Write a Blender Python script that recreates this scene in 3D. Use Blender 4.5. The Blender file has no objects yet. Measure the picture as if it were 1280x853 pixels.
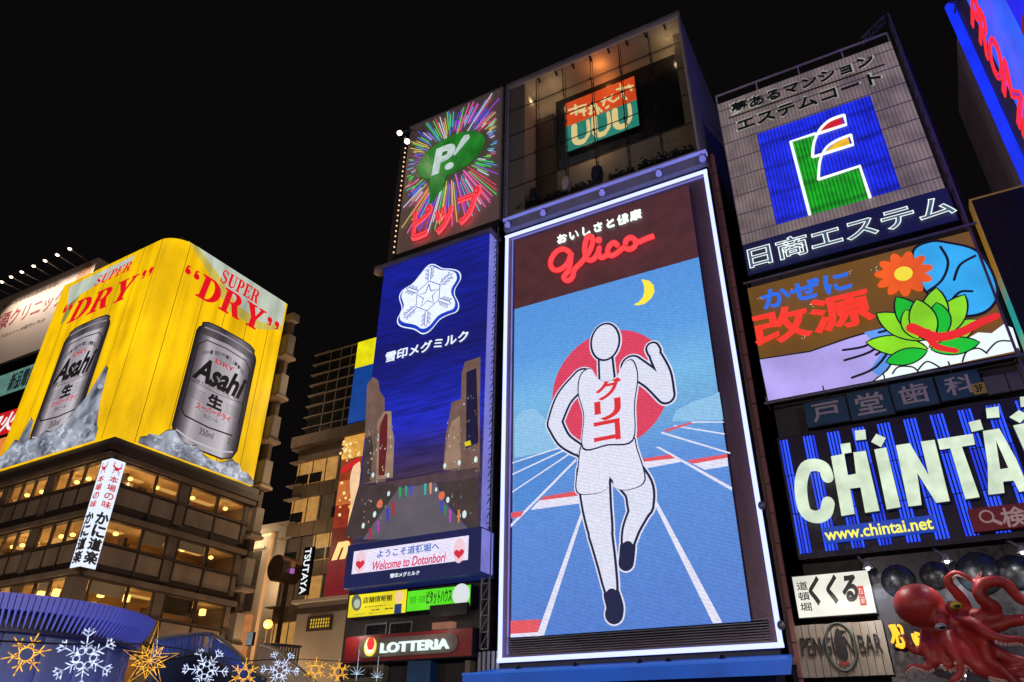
import bpy, bmesh, math, random
from mathutils import Vector, Matrix
random.seed(7)
S = bpy.context.scene
COL = S.collection

# ------------------------------------------------------------------ camera
FOC, PITCH, ROLL, YAW = 918.5, math.radians(29.89), math.radians(0.685), math.radians(29.0)
CAM = Vector((0, 0, 1.7))
_F = Vector((0, math.cos(PITCH), math.sin(PITCH)))
_U = Vector((0, -math.sin(PITCH), math.cos(PITCH)))
_R = Vector((1, 0, 0))
_R, _U = _R*math.cos(ROLL)+_U*math.sin(ROLL), _U*math.cos(ROLL)-_R*math.sin(ROLL)
_M = Matrix.Rotation(YAW, 3, 'Z')
_R, _U, _F = _M@_R, _M@_U, _M@_F
cd = bpy.data.cameras.new('camera')
cd.sensor_width = 36
cd.lens = FOC/1280*36
cd.clip_start = 0.1
cd.clip_end = 2000
co = bpy.data.objects.new('camera', cd)
COL.objects.link(co)
co.matrix_world = Matrix(((_R.x, _U.x, -_F.x, CAM.x), (_R.y, _U.y, -_F.y, CAM.y), (_R.z, _U.z, -_F.z, CAM.z), (0, 0, 0, 1)))
S.camera = co

# ------------------------------------------------------------------ night sky and moon
W = bpy.data.worlds.new('World')
S.world = W
W.use_nodes = True
nt = W.node_tree
nt.nodes.clear()
wo = nt.nodes.new('ShaderNodeOutputWorld')
sky = nt.nodes.new('ShaderNodeTexSky')
sky.sky_type = 'NISHITA'
sky.sun_disc = False
sky.sun_elevation = math.radians(-9)
sky.sun_rotation = math.radians(200)
b1 = nt.nodes.new('ShaderNodeBackground')
b1.inputs[1].default_value = 0.05
nt.links.new(sky.outputs[0], b1.inputs[0])
b2 = nt.nodes.new('ShaderNodeBackground')          # faint city glow of the night air
b2.inputs[0].default_value = (0.0030, 0.0025, 0.0025, 1)
b2.inputs[1].default_value = 1.0
ad = nt.nodes.new('ShaderNodeAddShader')
nt.links.new(b1.outputs[0], ad.inputs[0])
nt.links.new(b2.outputs[0], ad.inputs[1])
nt.links.new(ad.outputs[0], wo.inputs[0])
sl = bpy.data.lights.new('moon', 'SUN')
sl.energy = 0.03
sl.angle = math.radians(0.5)
so = bpy.data.objects.new('moon', sl)
so.rotation_euler = (math.radians(50), 0, math.radians(-20))
COL.objects.link(so)
S.view_settings.view_transform = 'Standard'
S.view_settings.look = 'None'
S.view_settings.exposure = 0.0
S.view_settings.gamma = 1.0
S.view_settings.use_curve_mapping = False
S.cycles.use_denoising = True
S.cycles.max_bounces = 6
S.cycles.transparent_max_bounces = 12
S.cycles.sample_clamp_indirect = 4.0

# ------------------------------------------------------------------ helpers: frames on facades
class Fr:
    """A vertical facade plane: u runs to the right as seen from outside, v is height, d is outward."""
    def __init__(s, o, u, n):
        s.o = Vector((o[0], o[1], 0)); s.u = Vector((u[0], u[1], 0)).normalized(); s.n = Vector((n[0], n[1], 0)).normalized()
    def P(s, u, v, d=0.0):
        return s.o+s.u*u+s.n*d+Vector((0, 0, v))
    def px(s, x, y, d=0.0):
        """Measure a spot of the facade on the photograph: pixel to (u, v)."""
        r = _R*((x-640)/FOC)-_U*((y-426.5)/FOC)+_F
        o = s.o+s.n*d
        t = (o-CAM).dot(s.n)/r.dot(s.n)
        p = CAM+r*t
        return ((p-s.o).dot(s.u), p.z)
    def rect(s, tl, tr, br, bl, d=0.0):
        a, b, c, e = s.px(*tl, d), s.px(*tr, d), s.px(*br, d), s.px(*bl, d)
        return ((a[0]+e[0])/2, (b[0]+c[0])/2, (c[1]+e[1])/2, (a[1]+b[1])/2)
def ray_at(x, y, Y):
    r = _R*((x-640)/FOC)-_U*((y-426.5)/FOC)+_F
    return CAM+r*((Y-CAM.y)/r.y)
def FY(Y): return Fr((0, Y), (1, 0), (0, -1))
def FX(X): return Fr((X, 0), (0, 1), (1, 0))
Y0 = 26.2
F0 = FY(Y0)
def zm(ox, oy, k):
    """enlargement coordinates back to photograph pixels"""
    return lambda *q: [(ox+a/k, oy+b/k) for a, b in q]

# ------------------------------------------------------------------ helpers: geometry
WO = {}
def link(o, parent, origin):
    COL.objects.link(o)
    WO[o.name] = Vector(origin)
    if parent is not None:
        o.parent = parent
        o.location = Vector(origin)-WO[parent.name]
    else:
        o.location = origin
    return o
def tag(o, label=None, cat=None, group=None, kind=None):
    if label: o['label'] = label
    if cat: o['category'] = cat
    if group: o['group'] = group
    if kind: o['kind'] = kind
    return o
def thing(name, label, cat, base, group=None):
    o = bpy.data.objects.new(name, None)
    o.empty_display_size = 0.2
    link(o, None, base)
    return tag(o, label, cat, group)
class G:
    def __init__(s): s.v = []; s.f = []
    def box(s, a, b):
        x0, y0, z0 = a; x1, y1, z1 = b
        s.hexa([Vector(p) for p in ((x0,y0,z0),(x1,y0,z0),(x1,y1,z0),(x0,y1,z0),(x0,y0,z1),(x1,y0,z1),(x1,y1,z1),(x0,y1,z1))])
        return s
    def hexa(s, p):
        i = len(s.v); s.v += [Vector(q) for q in p]
        s.f += [tuple(i+k for k in q) for q in ((0,3,2,1),(4,5,6,7),(0,1,5,4),(1,2,6,5),(2,3,7,6),(3,0,4,7))]
        return s
    def fbox(s, fr, u0, u1, v0, v1, d0, d1):
        return s.hexa([fr.P(u0,v0,d1), fr.P(u1,v0,d1), fr.P(u1,v0,d0), fr.P(u0,v0,d0), fr.P(u0,v1,d1), fr.P(u1,v1,d1), fr.P(u1,v1,d0), fr.P(u0,v1,d0)])
    def fpoly(s, fr, pts, d0, d1):
        a = sum(pts[k][0]*pts[(k+1) % len(pts)][1]-pts[(k+1) % len(pts)][0]*pts[k][1] for k in range(len(pts)))
        if a < 0: pts = pts[::-1]
        i = len(s.v); n = len(pts)
        s.v += [fr.P(u, v, d1) for u, v in pts]
        s.v += [fr.P(u, v, d0) for u, v in pts]
        s.f.append(tuple(range(i, i+n)))
        for k in range(n): s.f.append((i+k, i+n+k, i+n+(k+1) % n, i+(k+1) % n))
        return s
    def bar(s, a, b, w, h=None):
        """a straight square bar from a to b"""
        a, b = Vector(a), Vector(b); h = h or w
        t = (b-a).normalized(); up = Vector((0,0,1)) if abs(t.z) < .95 else Vector((0,1,0))
        x = t.cross(up).normalized()*w/2; y = t.cross(x).normalized()*h/2
        return s.hexa([a-x-y, a+x-y, a+x+y, a-x+y, b-x-y, b+x-y, b+x+y, b-x+y])
    def tube(s, pts, r, seg=8, closed=False):
        pts = [Vector(p) for p in pts]; n = len(pts)
        rs = r if isinstance(r, (list, tuple)) else [r]*n
        i = len(s.v); prev = None
        for k, p in enumerate(pts):
            a = pts[k-1] if (k or closed) else p; b = pts[(k+1) % n] if (k < n-1 or closed) else p
            t = (b-a).normalized() if (b-a).length > 1e-9 else Vector((0,0,1))
            if prev is None:
                q = Vector((0,0,1)) if abs(t.z) < .9 else Vector((1,0,0))
                x = t.cross(q).normalized()
            else:
                x = (prev-t*prev.dot(t)).normalized()
            prev = x; y = t.cross(x)
            for m in range(seg):
                an = 2*math.pi*m/seg
                s.v.append(p+(x*math.cos(an)+y*math.sin(an))*rs[k])
        for k in range(n if closed else n-1):
            j = (k+1) % n
            for m in range(seg):
                m2 = (m+1) % seg
                s.f.append((i+k*seg+m, i+k*seg+m2, i+j*seg+m2, i+j*seg+m))
        if not closed:
            s.f.append(tuple(i+m for m in range(seg))[::-1]); s.f.append(tuple(i+(n-1)*seg+m for m in range(seg)))
        return s
    def ball(s, c, r, sc=(1,1,1), nu=12, nv=8, z0=-1.0):
        c = Vector(c); i = len(s.v)
        for a in range(nv+1):
            th = math.pi*a/nv
            zz = max(math.cos(th), z0)
            for b in range(nu):
                ph = 2*math.pi*b/nu
                s.v.append(c+Vector((math.sin(th)*math.cos(ph)*sc[0], math.sin(th)*math.sin(ph)*sc[1], zz*sc[2]))*r)
        for a in range(nv):
            for b in range(nu):
                b2 = (b+1) % nu
                s.f.append((i+a*nu+b, i+(a+1)*nu+b, i+(a+1)*nu+b2, i+a*nu+b2))
        return s
    def lathe(s, c, prof, seg=24):
        c = Vector(c); i = len(s.v)
        for r, z in prof:
            for b in range(seg):
                ph = 2*math.pi*b/seg
                s.v.append(c+Vector((math.cos(ph)*r, math.sin(ph)*r, z)))
        for a in range(len(prof)-1):
            for b in range(seg):
                b2 = (b+1) % seg
                s.f.append((i+a*seg+b, i+a*seg+b2, i+(a+1)*seg+b2, i+(a+1)*seg+b))
        return s
    def build(s, name, mat, parent=None, smooth=False, bevel=0):
        org = WO[parent.name] if parent is not None else (sum(s.v, Vector())/len(s.v))
        m = bpy.data.meshes.new(name)
        m.from_pydata([tuple(v-org) for v in s.v], [], s.f)
        m.materials.append(mat)
        if smooth: m.polygons.foreach_set('use_smooth', [True]*len(m.polygons))
        m.update()
        o = bpy.data.objects.new(name, m)
        link(o, parent, org)
        if bevel:
            bm = o.modifiers.new('bevel', 'BEVEL'); bm.width = bevel; bm.segments = 2
        return o
def inst(mesh, name, pos, parent, rotz=0.0, scale=None):
    o = bpy.data.objects.new(name, mesh)
    link(o, parent, pos)
    o.rotation_euler.z = rotz
    if scale: o.scale = scale
    return o
def cr(pts, k=6, closed=True):
    """Catmull-Rom through the points"""
    out = []; n = len(pts)
    rng = range(n) if closed else range(n-1)
    for i in rng:
        g = (lambda j: pts[j % n]) if closed else (lambda j: pts[max(0, min(n-1, j))])
        p0, p1, p2, p3 = g(i-1), g(i), g(i+1), g(i+2)
        for j in range(k):
            t = j/k
            out.append(tuple(.5*(2*b+(c-a)*t+(2*a-5*b+4*c-d)*t*t+(3*b-a-3*c+d)*t**3) for a, b, c, d in zip(p0, p1, p2, p3)))
    if not closed: out.append(tuple(pts[-1]))
    return out
def ribbon(pts, w, cap=6):
    """outline of a band of width w (number or list) along uv points, round ends"""
    n = len(pts); ws = w if isinstance(w, (list, tuple)) else [w]*n
    L, Rr = [], []
    nor = []
    for k in range(n):
        a, b = pts[max(0, k-1)], pts[min(n-1, k+1)]
        dx, dy = b[0]-a[0], b[1]-a[1]; l = math.hypot(dx, dy) or 1
        nor.append((-dy/l, dx/l))
        L.append((pts[k][0]+nor[k][0]*ws[k]/2, pts[k][1]+nor[k][1]*ws[k]/2))
        Rr.append((pts[k][0]-nor[k][0]*ws[k]/2, pts[k][1]-nor[k][1]*ws[k]/2))
    def capf(c, nn, r, sgn):
        a0 = math.atan2(nn[1], nn[0]); out = []
        for j in range(1, cap):
            a = a0-sgn*math.pi*j/cap
            out.append((c[0]+math.cos(a)*r, c[1]+math.sin(a)*r))
        return out
    return L+capf(pts[-1], nor[-1], ws[-1]/2, 1)+Rr[::-1]+capf(pts[0], (-nor[0][0], -nor[0][1]), ws[0]/2, 1)
def ell(c, a, b, n=28, rot=0):
    return [(c[0]+a*math.cos(t)*math.cos(rot)-b*math.sin(t)*math.sin(rot), c[1]+a*math.cos(t)*math.sin(rot)+b*math.sin(t)*math.cos(rot)) for t in [2*math.pi*k/n for k in range(n)]]

# ------------------------------------------------------------------ helpers: materials
def lin(c): return tuple(((x/255)/12.92 if x/255 <= .04045 else ((x/255+.055)/1.055)**2.4) for x in c)
MC = {}
def nodes(name):
    m = bpy.data.materials.new(name); m.use_nodes = True
    n = m.node_tree.nodes
    return m, m.node_tree, n['Principled BSDF']
def mth(t, op, a, b=None):
    k = t.nodes.new('ShaderNodeMath'); k.operation = op
    for i, x in enumerate((a, b)):
        if x is None: continue
        if isinstance(x, (int, float)): k.inputs[i].default_value = x
        else: t.links.new(x, k.inputs[i])
    return k.outputs[0]
def mrange(t, x, a, b, c, d):
    k = t.nodes.new('ShaderNodeMapRange')
    t.links.new(x, k.inputs[0])
    for i, q in enumerate((a, b, c, d)): k.inputs[1+i].default_value = q
    return k.outputs[0]
def pos(t):
    g = t.nodes.new('ShaderNodeNewGeometry'); sp = t.nodes.new('ShaderNodeSeparateXYZ')
    t.links.new(g.outputs['Position'], sp.inputs[0])
    return g.outputs['Position'], sp
def noi(t, vec, scale=(1,1,1), sc=1.0, det=3):
    mp = t.nodes.new('ShaderNodeMapping'); mp.inputs['Scale'].default_value = scale
    t.links.new(vec, mp.inputs[0])
    k = t.nodes.new('ShaderNodeTexNoise'); k.inputs['Scale'].default_value = sc; k.inputs['Detail'].default_value = det
    t.links.new(mp.outputs[0], k.inputs['Vector'])
    return k.outputs[0]
def paint(name, rgb, rough=.6, metal=0.0, var=.25, sc=1.2, bump=.15, streak=False, srgb=False):
    """a plain surface with uneven tone, grime and fine relief"""
    if name in MC: return MC[name]
    m, t, b = nodes(name)
    c = lin(rgb) if srgb else rgb
    P, sp = pos(t)
    n1 = noi(t, P, (1,1,.25) if streak else (1,1,1), sc, 6)
    n2 = noi(t, P, (1,1,1), sc*9, 4)
    mix = t.nodes.new('ShaderNodeMix'); mix.data_type = 'RGBA'
    mix.inputs[6].default_value = tuple(x*(1-var) for x in c)+(1,)
    mix.inputs[7].default_value = tuple(min(1, x*(1+var)) for x in c)+(1,)
    f = mth(t, 'ADD', mth(t, 'MULTIPLY', mrange(t, n1, .3, .7, 0, 1), .7), mth(t, 'MULTIPLY', n2, .3))
    t.links.new(f, mix.inputs[0]); t.links.new(mix.outputs[2], b.inputs['Base Color'])
    t.links.new(mrange(t, n2, .3, .7, max(.05, rough-.12), min(1, rough+.12)), b.inputs['Roughness'])
    b.inputs['Metallic'].default_value = metal
    if bump:
        bp = t.nodes.new('ShaderNodeBump'); bp.inputs['Strength'].default_value = bump; bp.inputs['Distance'].default_value = .02
        t.links.new(n2, bp.inputs['Height']); t.links.new(bp.outputs[0], b.inputs['Normal'])
    MC[name] = m
    return m
def glow(name, rgb, st=1.0, pat=None, base=.03, rough=.45):
    """something that gives off light; rgb as it shows on the sensor at strength 1"""
    if name in MC: return MC[name]
    m, t, b = nodes(name)
    c = lin(rgb)
    b.inputs['Base Color'].default_value = tuple(base+x*.06 for x in c)+(1,)
    b.inputs['Roughness'].default_value = rough
    b.inputs['Emission Color'].default_value = c+(1,)
    b.inputs['Emission Strength'].default_value = st
    P, sp = pos(t)
    X, Y, Z = sp.outputs
    s = None
    if pat == 'led':          # LED wall: rows of modules, uneven brightness
        s = mrange(t, noi(t, P, (.5,.5,5), 1.0, 4), .32, .68, .68, 1.16)
        s = mth(t, 'MULTIPLY', s, mrange(t, mth(t, 'SINE', mth(t, 'MULTIPLY', Z, 38.0)), -1, 1, .86, 1.06))
    elif pat == 'screen':     # fine screen grain
        s = mrange(t, noi(t, P, (9,9,9), 1.0, 2), .3, .7, .9, 1.08)
        s = mth(t, 'MULTIPLY', s, mrange(t, mth(t, 'SINE', mth(t, 'MULTIPLY', mth(t, 'ADD', Z, mth(t, 'MULTIPLY', X, .35)), 46.0)), -1, 1, .93, 1.05))
    elif pat == 'tubes':      # packed vertical neon tubes
        s = mrange(t, mth(t, 'SINE', mth(t, 'MULTIPLY', X, 2*math.pi/.145)), -1, 1, .7, 1.2)
        s = mth(t, 'MULTIPLY', s, mrange(t, noi(t, P, (1.2,1,.9), 1.0, 3), .3, .7, .55, 1.3))
    elif pat == 'rows':       # tubes hung in rows with dim joints
        s = mrange(t, mth(t, 'SINE', mth(t, 'MULTIPLY', X, 2*math.pi/.145)), -1, 1, .45, 1.2)
        j = mrange(t, mth(t, 'ABSOLUTE', mth(t, 'SUBTRACT', mth(t, 'FRACT', mth(t, 'DIVIDE', Z, 1.42)), .5)), .36, .5, 1.0, .5)
        s = mth(t, 'MULTIPLY', mth(t, 'MULTIPLY', s, j), mrange(t, noi(t, P, (1.5,1,2), 1.0, 3), .3, .7, .65, 1.25))
    elif pat == 'wavy':       # yellow rippled lamella sheet
        w = mth(t, 'ADD', mth(t, 'MULTIPLY', Z, 40.0), mth(t, 'MULTIPLY', noi(t, P, (1,1,.6), 1.4, 2), 6.0))
        s = mrange(t, mth(t, 'SINE', w), -1, 1, 0, 1)
        k2 = mrange(t, noi(t, P, (1.1,1.1,.05), 1.0, 3), .42, .62, 0, 1)      # broad upright shading bands painted into the ripple
        s = mth(t, 'SUBTRACT', 1.06, mth(t, 'MULTIPLY', mth(t, 'SUBTRACT', 1.0, s), mth(t, 'ADD', .08, mth(t, 'MULTIPLY', k2, .42))))
        s = mth(t, 'MULTIPLY', s, mrange(t, noi(t, P, (.35,.35,.16), 1.3, 4), .3, .7, .66, 1.12))
    elif pat == 'beads':      # rope light: single bulbs inside a clear hose
        s = mrange(t, noi(t, P, (1,1,1), 26.0, 1), .35, .65, .45, 1.5)
    elif pat == 'soft':
        s = mrange(t, noi(t, P, (1,1,1), .7, 3), .3, .7, .8, 1.15)
    elif pat == 'patchy':
        s = mrange(t, noi(t, P, (1,1,1), 1.6, 4), .3, .7, .72, 1.12)
    if s is not None:
        t.links.new(mth(t, 'MULTIPLY', s, st), b.inputs['Emission Strength'])
    MC[name] = m
    return m
def ramp_glow(name, axis, stops, st=1.0, grain=True, led=False):
    """a backlit or LED picture whose colour changes along an axis: stops = [(coordinate, rgb)]"""
    m, t, b = nodes(name)
    P, sp = pos(t)
    a = sp.outputs['XYZ'.index(axis)]
    lo, hi = stops[0][0], stops[-1][0]
    r = t.nodes.new('ShaderNodeValToRGB')
    el = r.color_ramp.elements
    while len(el) < len(stops): el.new(.5)
    for e, (q, c) in zip(el, stops): e.position = (q-lo)/(hi-lo); e.color = lin(c)+(1,)
    t.links.new(mrange(t, a, lo, hi, 0, 1), r.inputs[0])
    t.links.new(r.outputs[0], b.inputs['Emission Color'])
    b.inputs['Base Color'].default_value = (.03,.03,.035,1)
    s = mrange(t, noi(t, P, (9,9,9), 1.0, 2), .3, .7, .9, 1.08)
    if led:
        s = mth(t, 'MULTIPLY', mrange(t, noi(t, P, (.5,.5,5), 1.0, 4), .3, .7, .55, 1.3), mrange(t, mth(t, 'SINE', mth(t, 'MULTIPLY', sp.outputs[2], 38.0)), -1, 1, .82, 1.08))
    elif grain:
        s = mth(t, 'MULTIPLY', s, mrange(t, mth(t, 'SINE', mth(t, 'MULTIPLY', mth(t, 'ADD', sp.outputs[2], mth(t, 'MULTIPLY', sp.outputs[0], .35)), 46.0)), -1, 1, .92, 1.05))
    t.links.new(mth(t, 'MULTIPLY', s, st), b.inputs['Emission Strength'])
    MC[name] = m
    return m
def glass(name, tint=(.9,.95,1), mixf=.88):
    if name in MC: return MC[name]
    m, t, b = nodes(name)
    tr = t.nodes.new('ShaderNodeBsdfTransparent'); tr.inputs[0].default_value = tint+(1,)
    gl = t.nodes.new('ShaderNodeBsdfGlossy'); gl.inputs['Roughness'].default_value = .03
    mx = t.nodes.new('ShaderNodeMixShader'); mx.inputs[0].default_value = 1-mixf
    t.links.new(tr.outputs[0], mx.inputs[1]); t.links.new(gl.outputs[0], mx.inputs[2])
    t.links.new(mx.outputs[0], t.nodes['Material Output'].inputs[0])
    MC[name] = m
    return m

# ------------------------------------------------------------------ helpers: lettering
DG = bpy.context.evaluated_depsgraph_get
GC = {}
SPACE = [1.0]
def glyphs(body, bold, tube):
    key = (body, bold, tube, SPACE[0])
    if key in GC: return GC[key]
    c = bpy.data.curves.new('lettering', 'FONT'); c.body = body
    c.offset = bold; c.resolution_u = 4; c.space_character = SPACE[0]
    if tube: c.fill_mode = 'NONE'; c.bevel_depth = tube; c.bevel_resolution = 1
    else: c.fill_mode = 'FRONT'
    o = bpy.data.objects.new('lettering', c)
    m = bpy.data.meshes.new_from_object(o)
    v = [tuple(q.co) for q in m.vertices]; f = [tuple(p.vertices) for p in m.polygons]
    bpy.data.objects.remove(o); bpy.data.curves.remove(c); bpy.data.meshes.remove(m)
    GC[key] = (v, f)
    return v, f
def text(body, fr, bl, tr, mat, parent, name='lettering', d=.06, th=.05, bold=0.0, shear=0.0, split=False, tube=0.0, uv=False, flat=False, hs=1.0):
    """raised lettering fitted between two measured corners of the facade"""
    a = bl if uv else fr.px(*bl, d); b = tr if uv else fr.px(*tr, d)
    fat = bold if (bold > .018 and not tube) else 0.0      # heavy weights: fill plus rounded outline
    if fat: bold = 0.0
    if hs != 1.0:
        mid, hh_ = (a[1]+b[1])/2, (b[1]-a[1])/2*hs
        a, b = (a[0], mid-hh_), (b[0], mid+hh_)
    v, f = glyphs(body, bold, tube)
    x0 = min(q[0] for q in v); x1 = max(q[0] for q in v); y0 = min(q[1] for q in v); y1 = max(q[1] for q in v)
    W_, H_ = b[0]-a[0], b[1]-a[1]
    sw = W_-abs(shear)*H_
    def mp(q):
        x = (q[0]-x0)/(x1-x0); y = (q[1]-y0)/(y1-y0)
        return (a[0]+x*sw+shear*H_*y+(abs(shear)*H_ if shear < 0 else 0), a[1]+y*H_)
    def emit(v, f, off, nm, src):
        g = G()
        if tube:
            k = H_/(y1-y0)
            g.v = [fr.P(*mp((q[0]+off, q[1])), d+q[2]*k) for q in v]; g.f = list(f)
        else:
            n = len(v)
            g.v = [fr.P(*mp((q[0]+off, q[1])), d) for q in v]; g.f = list(f)
            if not flat:
                from collections import Counter
                ec = Counter()
                for p in f:
                    for i in range(len(p)): ec[(p[i], p[(i+1) % len(p)])] += 1
                g.v += [fr.P(*mp((q[0]+off, q[1])), d-th) for q in v]
                for (i, j) in list(ec):
                    if (j, i) not in ec: g.f.append((j, i, i+n, j+n))
            if fat:
                tv, tf = glyphs(src, 0.0, fat); n = len(g.v); k = min(th*.7, fat*H_/(y1-y0))/fat
                g.v += [fr.P(*mp((q[0]+off, q[1])), d-fat*k*.75+q[2]*k) for q in tv]; g.f += [tuple(n+i for i in p) for p in tf]
        return g.build(nm, mat, parent)
    if not split:
        return emit(v, f, 0, name, body)
    out = []
    for i, ch in enumerate(body):
        if ch in ' 　': continue
        cv, cf = glyphs(ch, bold, tube)
        pv, _ = glyphs(body[:i+1], bold, tube)
        off = max(q[0] for q in pv)-max(q[0] for q in cv)
        out.append(emit(cv, cf, off, 'letter', ch))
    return out
def column(chars, fr, top, bot, w, mat, parent, d=.06, bold=0.0, uv=False, gap=.12, th=.03):
    """characters set one under another between two measured points (centre line)"""
    a = top if uv else fr.px(*top, d); b = bot if uv else fr.px(*bot, d)
    n = len(chars); hh = (a[1]-b[1])/n
    for i, ch in enumerate(chars):
        cu = a[0]+(b[0]-a[0])*(i+.5)/n; v1 = a[1]-hh*(i+gap/2); v0 = a[1]-hh*(i+1-gap/2)
        text(ch, fr, (cu-w/2, v0), (cu+w/2, v1), mat, parent, 'letter', d=d, bold=bold, uv=True, th=th)
def shape(fr, pts, d, mat, parent, name, th=.02, smooth=0):
    """flat picture element from measured pixels"""
    if smooth: pts = cr(pts, smooth)
    return G().fpoly(fr, [fr.px(*p, d) for p in pts], d-th, d).build(name, mat, parent)
def strip(fr, pts, w, d, mat, parent, name, th=.02, smooth=0):
    p = [fr.px(*q, d) for q in pts]
    if smooth: p = cr(p, smooth, closed=False)
    if isinstance(w, (list, tuple)) and len(w) != len(p):
        w = [w[0]+(w[-1]-w[0])*k/(len(p)-1) for k in range(len(p))]
    return G().fpoly(fr, ribbon(p, w), d-th, d).build(name, mat, parent)
def neon(fr, pts, r, d, mat, parent, name='neon_tube', smooth=0, closed=False, seg=8):
    p = [fr.px(*q, d) for q in pts]
    if smooth: p = cr(p, smooth, closed=closed)
    return G().tube([fr.P(u, v, d) for u, v in p], r, seg, closed).build(name, mat, parent, smooth=True)
def slab(fr, R, d0, d1, mat, parent, name, bevel=0):
    return G().fbox(fr, R[0], R[1], R[2], R[3], d0, d1).build(name, mat, parent, bevel=bevel)
def rim(fr, R, w, d0, d1, mat, parent, name='frame'):
    """four butt-jointed frame bars around a rectangle, one part"""
    u0, u1, v0, v1 = R
    g = G()
    g.fbox(fr, u0-w, u1+w, v1, v1+w, d0, d1); g.fbox(fr, u0-w, u1+w, v0-w, v0, d0, d1)
    g.fbox(fr, u0-w, u0, v0, v1, d0, d1); g.fbox(fr, u1, u1+w, v0, v1, d0, d1)
    return g.build(name, mat, parent)
def truss(a, b, side, w, mat, parent, name='truss', n=14, r=.03):
    """ladder truss between two points, second rail offset by side"""
    a, b, sd = Vector(a), Vector(b), Vector(side)
    g = G(); g.bar(a, b, w); g.bar(a+sd, b+sd, w)
    for k in range(n):
        p, q = a.lerp(b, k/n), a.lerp(b, (k+1)/n)
        g.bar(p, p+sd, r*1.2); g.bar(p, q+sd, r)
    return g.build(name, mat, parent)

# ------------------------------------------------------------------ common materials
DARK = paint('dark_steel', (.018,.017,.02), .5, .3, .3)
DARKWALL = paint('dark_wall', (.05,.044,.046), .75, 0, .3, .8)
VIOLET = paint('grey_side_wall', (.42,.36,.42), .7, 0, .2, .5, streak=True)
STEEL = paint('grey_steel', (.22,.21,.22), .45, .5, .25)
RUST = paint('red_oxide_steel', (.26,.1,.075), .6, .1, .3, streak=True)
BLACKG = paint('black_gloss', (.012,.012,.014), .18, 0, .2, bump=0)
WHITEP = paint('white_panel', (.6,.6,.6), .5, 0, .12)
BEIGE = paint('beige_render', (.34,.28,.22), .8, 0, .15, .6, streak=True)
BEIGE2 = paint('pale_render', (.52,.44,.36), .8, 0, .12, .5)
TUBEW = glow('white_neon', (176,186,255), 1.9)
LAV = glow('lavender_light', (125,128,226), .85, 'soft')
BULB = glow('lamp_bulb', (255,226,190), 9)
WBULB = glow('white_lamp_bulb', (235,245,255), 9)
WARMB = glow('warm_globe', (255,205,110), 3.2)
def point(name, p, col, e, parent=None, r=.15):
    l = bpy.data.lights.new(name, 'POINT'); l.color = col; l.energy = e; l.shadow_soft_size = r
    o = bpy.data.objects.new(name, l)
    link(o, parent, Vector(p))
    return o
def spot(name, p, tgt, col, e, ang, parent=None, r=.08, blend=.6):
    l = bpy.data.lights.new(name, 'SPOT'); l.color = col; l.energy = e; l.shadow_soft_size = r; l.spot_size = math.radians(ang); l.spot_blend = blend
    o = bpy.data.objects.new(name, l)
    link(o, parent, Vector(p))
    o.rotation_euler = (Vector(tgt)-Vector(p)).to_track_quat('-Z', 'Y').to_euler()
    return o

# ------------------------------------------------------------------ ground, canal, bridge
GR = paint('paving', (.16,.15,.14), .7, 0, .25, .6)
tag(G().box((-400,-200,-.5), (300,5,0)).build('ground', GR), kind='structure')
tag(G().box((-400,21.5,-.5), (300,500,0)).build('street', GR), kind='structure')
wm, wt, wb = nodes('canal_water')
wb.inputs['Base Color'].default_value = (.012,.016,.02,1); wb.inputs['Roughness'].default_value = .08
_p, _s = pos(wt)
_b = wt.nodes.new('ShaderNodeBump'); _b.inputs['Strength'].default_value = .5
wt.links.new(noi(wt, _p, (1,1,1), 1.5, 4), _b.inputs['Height']); wt.links.new(_b.outputs[0], wb.inputs['Normal'])
tag(G().box((-400,5,-3), (300,21.5,-2)).build('canal_water', wm), kind='structure')

# ================================================================== BUILDING WITH THE TALL SCREEN
bx0, bx1 = -15.05, -4.62
FLR, TOP = 26.3, 36.45
bt = thing('office_building', 'dark building carrying the tall blue runner screen, glass showroom on its roof', 'building', (-9.8, Y0, 0))
G().box((bx0, Y0+.05, 0), (bx1, Y0+14, FLR)).build('wall', DARKWALL, bt)
DEP = 1.75
SHELL = paint('showroom_shell', (.3,.27,.29), .6, 0, .15, .6)
CREAM = paint('showroom_cream', (.5,.42,.3), .7, 0, .1, .7)
# showroom shell: floor, roof, sides, rear (each its own part)
G().box((bx0, Y0, FLR), (bx1, Y0+14, FLR+.28)).build('floor_slab', SHELL, bt)
G().box((bx0, Y0-.02, TOP-.16), (bx1, Y0+14, TOP)).build('roof_slab', SHELL, bt)
G().box((bx0, Y0, FLR+.28), (bx0+.14, Y0+14, TOP-.16)).build('side_wall', SHELL, bt)
G().box((bx1-.14, Y0, FLR+.28), (bx1, Y0+14, TOP-.16)).build('side_wall', VIOLET, bt)
G().box((bx0+.14, Y0+DEP, FLR+.28), (bx1-.14, Y0+DEP+.2, TOP-.16)).build('rear_wall', CREAM, bt)
G().box((bx0+.14, Y0+.02, TOP-.26), (bx1-.14, Y0+DEP, TOP-.165)).build('ceiling', CREAM, bt)
G().box((bx0+.14, Y0+.15, FLR+.28), (bx0+1.1, Y0+DEP, TOP-.27)).build('inner_wall', CREAM, bt)
G().box((bx1-.7, Y0+1.0, FLR+.28), (bx1-.14, Y0+DEP, TOP-.27)).build('inner_wall', CREAM, bt)
FS = FY(Y0+DEP)
R = FS.rect((692,132), (850,62), (866,150), (700,212), .05)
slab(FS, (R[0], bx1-.75, R[2], R[3]), 0, .06, BLACKG, bt, 'dark_recess')
G().box((bx0+1.2, Y0+DEP-.3, FLR+.3), (bx0+2.3, Y0+DEP-.02, TOP-2.0)).build('display_panel', paint('brown_panel', (.16,.11,.07), .6), bt)
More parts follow.
